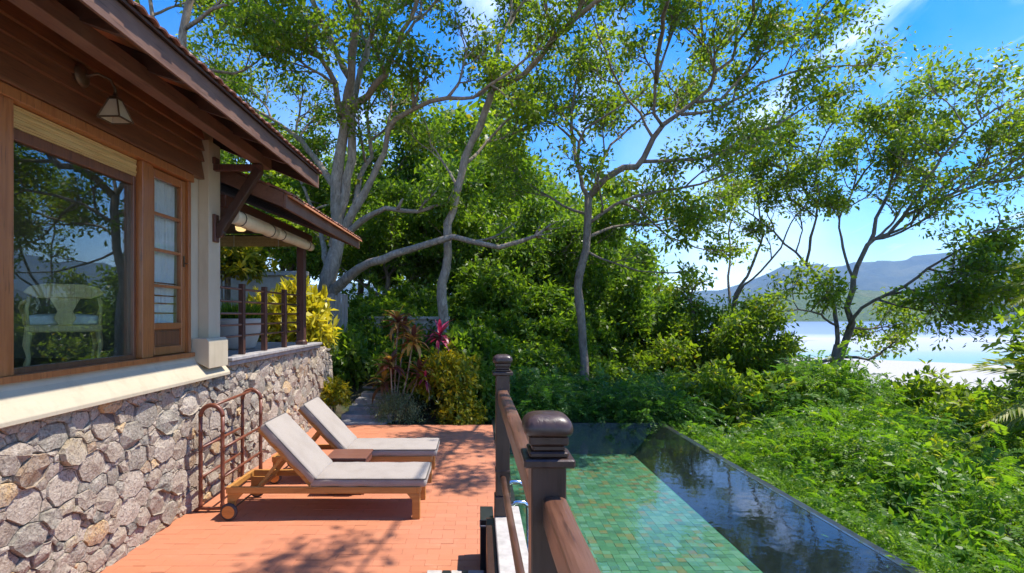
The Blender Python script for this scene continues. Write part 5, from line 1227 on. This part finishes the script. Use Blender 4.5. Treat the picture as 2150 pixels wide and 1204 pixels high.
# behind the far end of the pool
sp_ = [(x, 12.15 + random.uniform(-.15, .25), 0.62 + random.uniform(-.2, .25), random.uniform(.8, 1.0)) for x in np.arange(0.5, 4.3, 0.75)] + [(x, 13.2 + random.uniform(-.2, .2), 1.0 + random.uniform(-.25, .25) - 0.12 * x, random.uniform(.9, 1.1)) for x in np.arange(0.3, 5.2, 0.85)]
scatter(fern, sp_, 'dark green ferny shrub behind the far end of the pool', 'ferny shrubs behind the pool')
sp_ = [(x, y + random.uniform(-.2, .2), t_ + random.uniform(-.25, .25), s) for x, y, t_, s in ((0.3, 13.4, 1.6, .9), (1.5, 14.4, 1.5, 1.0), (2.6, 14.8, 1.2, 1.0), (-0.2, 14.6, 2.0, 1.0), (0.9, 15.6, 2.4, 1.2), (2.2, 16.4, 2.3, 1.2), (3.3, 16.2, 1.0, 1.1), (-0.6, 16.4, 2.7, 1.2), (-2.0, 16.6, 3.0, 1.3), (-3.2, 17.0, 3.0, 1.3), (0.4, 17.4, 3.6, 1.4), (1.9, 18.0, 3.3, 1.4), (3.4, 18.2, 2.4, 1.3), (5.0, 17.4, -.2, 1.2),
      (-1.8, 15.2, 2.3, 1.0), (-2.9, 15.0, 2.5, 1.0), (4.9, 15.2, 0.4, 1.0))]
scatter(brd2, sp_, 'dark glossy leaved shrub in the undergrowth below the slender and spreading trees', 'undergrowth shrubs below the trees')
for o in [p['o'] for p in fea + fea2 + fern + brd + brd2 + brl if not p['used']]:
    for c in list(o.children): bpy.data.objects.remove(c)
    bpy.data.objects.remove(o)
# single garden plants
def place(t, x, y, top, h, s=1.0, sxy=None): t.location = (x, y, top - h * s); t.scale = ((sxy or s), (sxy or s), s); return t
place(shrub('yellow_shrub', 'small yellow green leafy bush at the foot of the rubble wall beside the path', 'broad', 71, .8, 1.0, 'leafK', 170, .22, 1.2), -2.93, 11.05, 0.80, .8, .46, .38)
place(shrub('croton', 'croton bush with golden yellow leaves at the far edge of the deck', 'broad', 72, .9, 1.0, 'leafK', 420, .17, 1.5), -0.62, 11.5, 1.38, .9, .80, .66)
place(shrub('croton', 'narrow leaved green and gold croton beside the last newel post', 'broad', 73, .9, 1.0, 'leafK', 300, .16, 1.5), -0.35, 11.0, 0.55, .9, .55, .5)
place(shrub('grey_shrub', 'low grey green small leaved bush beside the garden steps', 'fine', 74, .7, 1.0, 'leafG', 420, .075, 1.0), -1.62, 10.98, 0.56, .7, .62, .52)
place(shrub('leafy_shrub', 'dark leafy shrub between deck edge and the ferns by the pool corner', 'broad', 75, .9, 1.0, 'leafB', 330, .16, 1.4), 0.12, 11.7, 0.95, .9, .75, .6)
place(shrub('leafy_shrub', 'large leaved green shrub left of the steps, below the weathered fence', 'broad', 76, .9, 1.0, 'leafB', 300, .26, 1.6), -3.3, 13.0, 1.75, .9, 1.0, .75)
place(shrub('leafy_shrub', 'round green shrub at the top of the garden steps', 'broad', 77, .9, 1.0, 'leafB', 300, .2, 1.6), -2.75, 14.2, 1.75, .9, .9, .6)
place(shrub('leafy_shrub', 'grey leaved shrub beside the end of the rubble wall', 'fine', 78, .9, 1.0, 'leafG', 420, .09, 1.6), -3.75, 12.2, 1.95, .9, .7, .5)
place(shrub('leafy_shrub', 'broad leaved shrub right of the magenta plant', 'broad', 79, .9, 1.0, 'leafB', 300, .26, 1.6), -0.25, 12.9, 1.75, .9, .85, .7)
place(shrub('leafy_shrub', 'dark shrub behind the cordylines', 'broad', 80, .9, 1.0, 'leafB', 330, .22, 1.6), -1.5, 12.6, 1.45, .9, .85, .8)
place(shrub('yellow_leaf_shrub', 'tall shrub with big lemon yellow leaves behind the veranda corner post', 'broad', 81, .9, 1.0, 'leafY', 230, .26, 1.6), -3.85, 11.6, 2.72, .9, 1.05, .72)
place(shrub('yellow_leaf_shrub', 'lemon leaved shrub seen through the veranda railing', 'broad', 82, .9, 1.0, 'leafY', 200, .24, 1.6), -4.55, 11.4, 2.45, .9, .8, .55)
place(shrub('yellow_leaf_shrub', 'yellow green leafy tree top seen under the bamboo blind', 'broad', 83, .8, 1.0, 'leafK', 260, .24, 3.0), -5.9, 12.8, 3.95, .8, .85, .9)
# cordylines: stems carrying rosettes of strap leaves, every leaf its own piece
def _cm(name, stops, tcol):
    m = Mat(name); c = m.ramp(m.rnd(False), stops); m.color(c).rough(0.4)
    tr = m.node('ShaderNodeBsdfTranslucent'); m.l.new(m.mix(1.0, c, tcol, 'MULTIPLY'), tr.inputs[0]); mx = m.node('ShaderNodeMixShader'); mx.inputs[0].default_value = .38
    m.l.new(m.b.outputs[0], mx.inputs[1]); m.l.new(tr.outputs[0], mx.inputs[2]); m.l.new(mx.outputs[0], m.out.inputs[0]); return m.m
MR = _cm('cordyline_red', [(0, (.09, .03, .03)), (.3, (.17, .06, .035)), (.55, (.22, .16, .04)), (.75, (.36, .20, .05)), (.92, (.52, .30, .05))], (1.7, 1.5, .9))
MM = _cm('cordyline_magenta', [(0, (.10, .012, .03)), (.5, (.27, .02, .065)), (1, (.48, .05, .15))], (1.7, 1.2, 1.2))
def strap(L, W, bend, mat, n=6):
    v = []; f = []
    for i in range(n + 1):
        t = i / n; a = bend * t; w = W * math.sin(math.pi * min(.97, .13 + .87 * t)) ** .8 / 2
        x = L * math.sin(a) / max(bend, .01) if bend > .01 else L * t; z = -L * (1 - math.cos(a)) / max(bend, .01)
        v += [(x, -w, z + w * .35), (x, 0, z), (x, w, z + w * .35)]
    for i in range(n): f += [(i * 3, i * 3 + 1, i * 3 + 4, i * 3 + 3), (i * 3 + 1, i * 3 + 2, i * 3 + 5, i * 3 + 4)]
    me = MB().add(v, f, True).mesh('leaf'); me.materials.append(mat); return me
def cordyline(label, base, heads, mat, L, W, nl, bark='barkA'):
    t = thing('cordyline', label, 'plant', tuple(base)); lib = [strap(L * s, W, b, mat) for s, b in ((.8, .5), (1, .9), (1.1, 1.3), (.95, 1.7))]
    for hd in heads:
        hd = Vector(hd); b0 = Vector(base) + Vector((random.uniform(-.08, .08), random.uniform(-.08, .08), -.1))
        MB().tube(spline([b0, (b0 + hd) / 2 + Vector((random.uniform(-.06, .06), 0, 0)), hd], .1), 0.016, 7).build('stem', MT[bark], t)
        ro = MB().tube([hd - Vector((0, 0, .12)), hd + Vector((0, 0, .03))], [.02, .012], 7).build('rosette', mat, t)
        for k in range(nl):
            el = R(78 - 95 * (k / nl) + random.uniform(-8, 8)); az = k * 2.4 + random.uniform(-.2, .2)
            M = Matrix.Translation(hd + Vector((0, 0, -.12 * k / nl))) @ Matrix.Rotation(az, 4, 'Z') @ Matrix.Rotation(-el, 4, 'Y')
            o = bpy.data.objects.new('leaf', random.choice(lib)); col.objects.link(o); o.parent = ro; o.matrix_basis = M
    return t
Yc = 11.35
cordyline('tall cordyline with bronze red and olive strap leaves at the deck edge', P(822, 880, Yc), [P(836, 672, Yc), P(868, 712, Yc - .2), P(820, 762, Yc - .25), P(806, 800, Yc + .1), P(882, 782, Yc - .1), P(850, 690, Yc + .35)], MR, .47, .10, 22)
cordyline('cordyline with bright magenta leaves in front of the slender tree trunk', P(922, 800, 12.3), [P(924, 704, 12.3)], MM, .52, .09, 19)
cordyline('small dark red cordyline inside the croton bush', P(898, 830, 11.1), [P(893, 790, 11.0)], MM, .26, .05, 11)

# potted plant on the veranda
pt_ = thing('planter', 'large pale grey round planter with grassy green plant behind the veranda railing', 'planter', (-3.72, 8.35, 1.583))
MB().lathe([(.25, 1.583), (.30, 1.62), (.42, 2.0), (.43, 2.045), (.40, 2.05), (.385, 2.0)], (-3.72, 8.35, 0), 36).build('pot', MT['pot'], pt_)
MB().lathe([(.384, 1.97), (.384, 1.985)], (-3.72, 8.35, 0), 28).build('soil', MT['soil'], pt_)
n = 900; a = rng.uniform(0, 6.28, n); rr = .33 * np.sqrt(rng.random(n)); c = np.stack([-3.72 + rr * np.cos(a), 8.35 + rr * np.sin(a), np.full(n, 1.985)], 1)
ax = np.stack([np.cos(a) * rr * 2 + rng.normal(0, .3, n), np.sin(a) * rr * 2 + rng.normal(0, .3, n), np.ones(n)], 1)
leaves_obj('foliage', [(leaf_arrays(c, ax, rng.normal(size=(n, 3)), rng.uniform(.16, .42, n), np.full(n, .018)), rng.uniform(0, 1, n))], MT['leafC'], pt_)

# ---------------- garden walls, fence and steps
gw = thing('garden_wall', 'tall grey garden wall with a coping seen behind the veranda railing', 'wall', (-6.5, 14.3, 1))
MB().box(-11, -4.5, 14.2, 14.4, -.5, 3.12).build('wall_panel', MT['concrete'], gw)
for i in range(6): MB().box(-11 + i * 1.09, -11 + i * 1.09 + 1.08, 14.14, 14.46, 3.121, 3.24).build('coping_stone', MT['concrete'], gw, 0.008)
gw = thing('garden_wall', 'low grey garden wall with flat coping behind the cordylines', 'wall', (-1.9, 14.6, 1))
MB().box(-3.1, -0.8, 14.55, 14.72, -.2, 1.98).build('wall_panel', MT['concrete'], gw)
for i in range(3): MB().box(-3.14 + i * .79, -3.14 + i * .79 + .785, 14.50, 14.77, 1.981, 2.06).build('coping_stone', MT['concrete'], gw, 0.008)
fe = thing('board_fence', 'short weathered grey board fence beside the pale shade tree', 'fence', (-3.5, 13.6, 1))
for i in range(7): MB().box(-3.83 + i * .083, -3.83 + i * .083 + .075, 13.6 + .01 * (i % 2), 13.622 + .01 * (i % 2), 0.6, 2.62 + random.uniform(-.03, .03)).build('board', MT['weathered'], fe, .003)
MB().box(-3.85, -3.24, 13.635, 13.68, 2.3, 2.38).box(-3.85, -3.24, 13.635, 13.68, 1.2, 1.28).build('batten', MT['weathered'], fe, .003)
ps = bpy.data.objects.new('path', bpy.data.meshes.new('path')); col.objects.link(ps); ORG[ps.name] = Vector((0, 0, 0))
tag(ps, 'flight of worn stone garden steps climbing from the deck between the shrubs', kind='structure')
for i in range(8):
    y = 10.55 + i * .42; z = 0.02 + i * .085; cx_ = -2.27 + .02 * i
    pts = []
    for (u, w) in ((-.5, 0), (-.2, -.02), (.2, .01), (.5, 0), (.5, 1), (.15, 1.02), (-.25, .98), (-.5, 1)): pts.append((cx_ + u * .95 + random.uniform(-.05, .05), y + w * .44 + random.uniform(-.025, .025)))
    MB().prism(pts, 2, z - .16, z).build('step', MT['terrace'], ps, 0.012, seg=2)

# ---------------- palms at the right
def frond_mesh(seed, L=2.4, droop=0.9, mat='leafP'):
    rn = np.random.default_rng(seed); n = 46; t = np.linspace(.06, 1, n); a = droop * t
    rib = np.stack([L * np.sin(a) / droop, np.zeros(n), -L * (1 - np.cos(a)) / droop], 1); V = []; r = []
    for s in (-1, 1):
        ax = np.stack([np.full(n, .75), np.full(n, s * 1.0), -np.full(n, .55)], 1) + rn.normal(0, .1, (n, 3)); Ll = .62 * np.sin(np.pi * (.16 + .78 * t)) ** .8
        V.append(leaf_arrays(rib, ax, np.tile([0, 0, 1.0], (n, 1)) + rn.normal(0, .2, (n, 3)), Ll, np.full(n, .04))); r.append(rn.uniform(.1, 1, n))
    V = np.concatenate(V); nq = len(V) // 4; f = np.arange(nq * 4).reshape(-1, 4)
    mb = MB().tube([Vector(p) for p in rib], list(np.linspace(.022, .005, n)), 5); me2 = mb.mesh('rib')
    v2 = np.array([x.co for x in me2.vertices]); f2 = [p.vertices[:] for p in me2.polygons if len(p.vertices) == 4]
    V = np.concatenate([V, v2]); f = np.concatenate([f, np.array(f2) + nq * 4])
    me = mesh_np('frond', V, f, np.concatenate([np.concatenate(r), np.full(len(f2), .9)])); me.materials.append(MT[mat]); return me
FM = [frond_mesh(1), frond_mesh(2, 2.1, 1.3), frond_mesh(3, 2.5, .6)]
def palm(label, base, crown, nf, s=1.0):
    t = thing('palm_tree', label, 'palm', tuple(base)); base, crown = Vector(base), Vector(crown)
    path = spline([base, base + (crown - base) * .45 + Vector((-.15, 0, .1)), crown], .15)
    MB().tube(path, [0.085 + (.012 if i % 2 else 0) - .02 * i / len(path) for i in range(len(path))], 12).build('trunk', MT['barkA'], t)
    for k in range(nf):
        o = bpy.data.objects.new('frond', FM[k % 3]); col.objects.link(o); o.parent = t
        M = Matrix.Translation(crown - base) @ Matrix.Rotation(k * 2.4 + .3, 4, 'Z') @ Matrix.Rotation(-R(62 - 85 * k / nf + random.uniform(-6, 6)), 4, 'Y') @ Matrix.Scale(s, 4)
        o.matrix_basis = M
    return t
palm('palm whose drooping fronds reach in at the right before the far shore', P(2330, 1050, 13), P(2290, 605, 13), 15, .78)
palm('leaning palm with a brown trunk at the right edge and low yellowing fronds', P(2128, 1330, 6.3), P(2310, 830, 8.2), 15, .74)
palm('small palm glimpsed in the gap by the white sand', P(1640, 900, 21), P(1640, 775, 21), 9, .3)
# ------------------------------------------------------------------ air
hz = bpy.data.meshes.new('haze'); hb = MB().box(-7600, 8000, -1500, 7000, -16.0, 690.0); hm = hb.mesh('haze')
m = bpy.data.materials.new('haze_air'); m.use_nodes = True; nt = m.node_tree; nt.nodes.clear()
ou = nt.nodes.new('ShaderNodeOutputMaterial'); pv_ = nt.nodes.new('ShaderNodeVolumePrincipled')
pv_.inputs['Color'].default_value = (0.36, 0.63, 1.0, 1); pv_.inputs['Density'].default_value = HAZE; pv_.inputs['Anisotropy'].default_value = 0.1
nt.links.new(pv_.outputs[0], ou.inputs['Volume'])
try: m.cycles.homogeneous_volume = True
except Exception: pass
ho = link_mesh(hm, 'haze', None, m); tag(ho, 'thin blue sea air over the lagoon', kind='stuff')
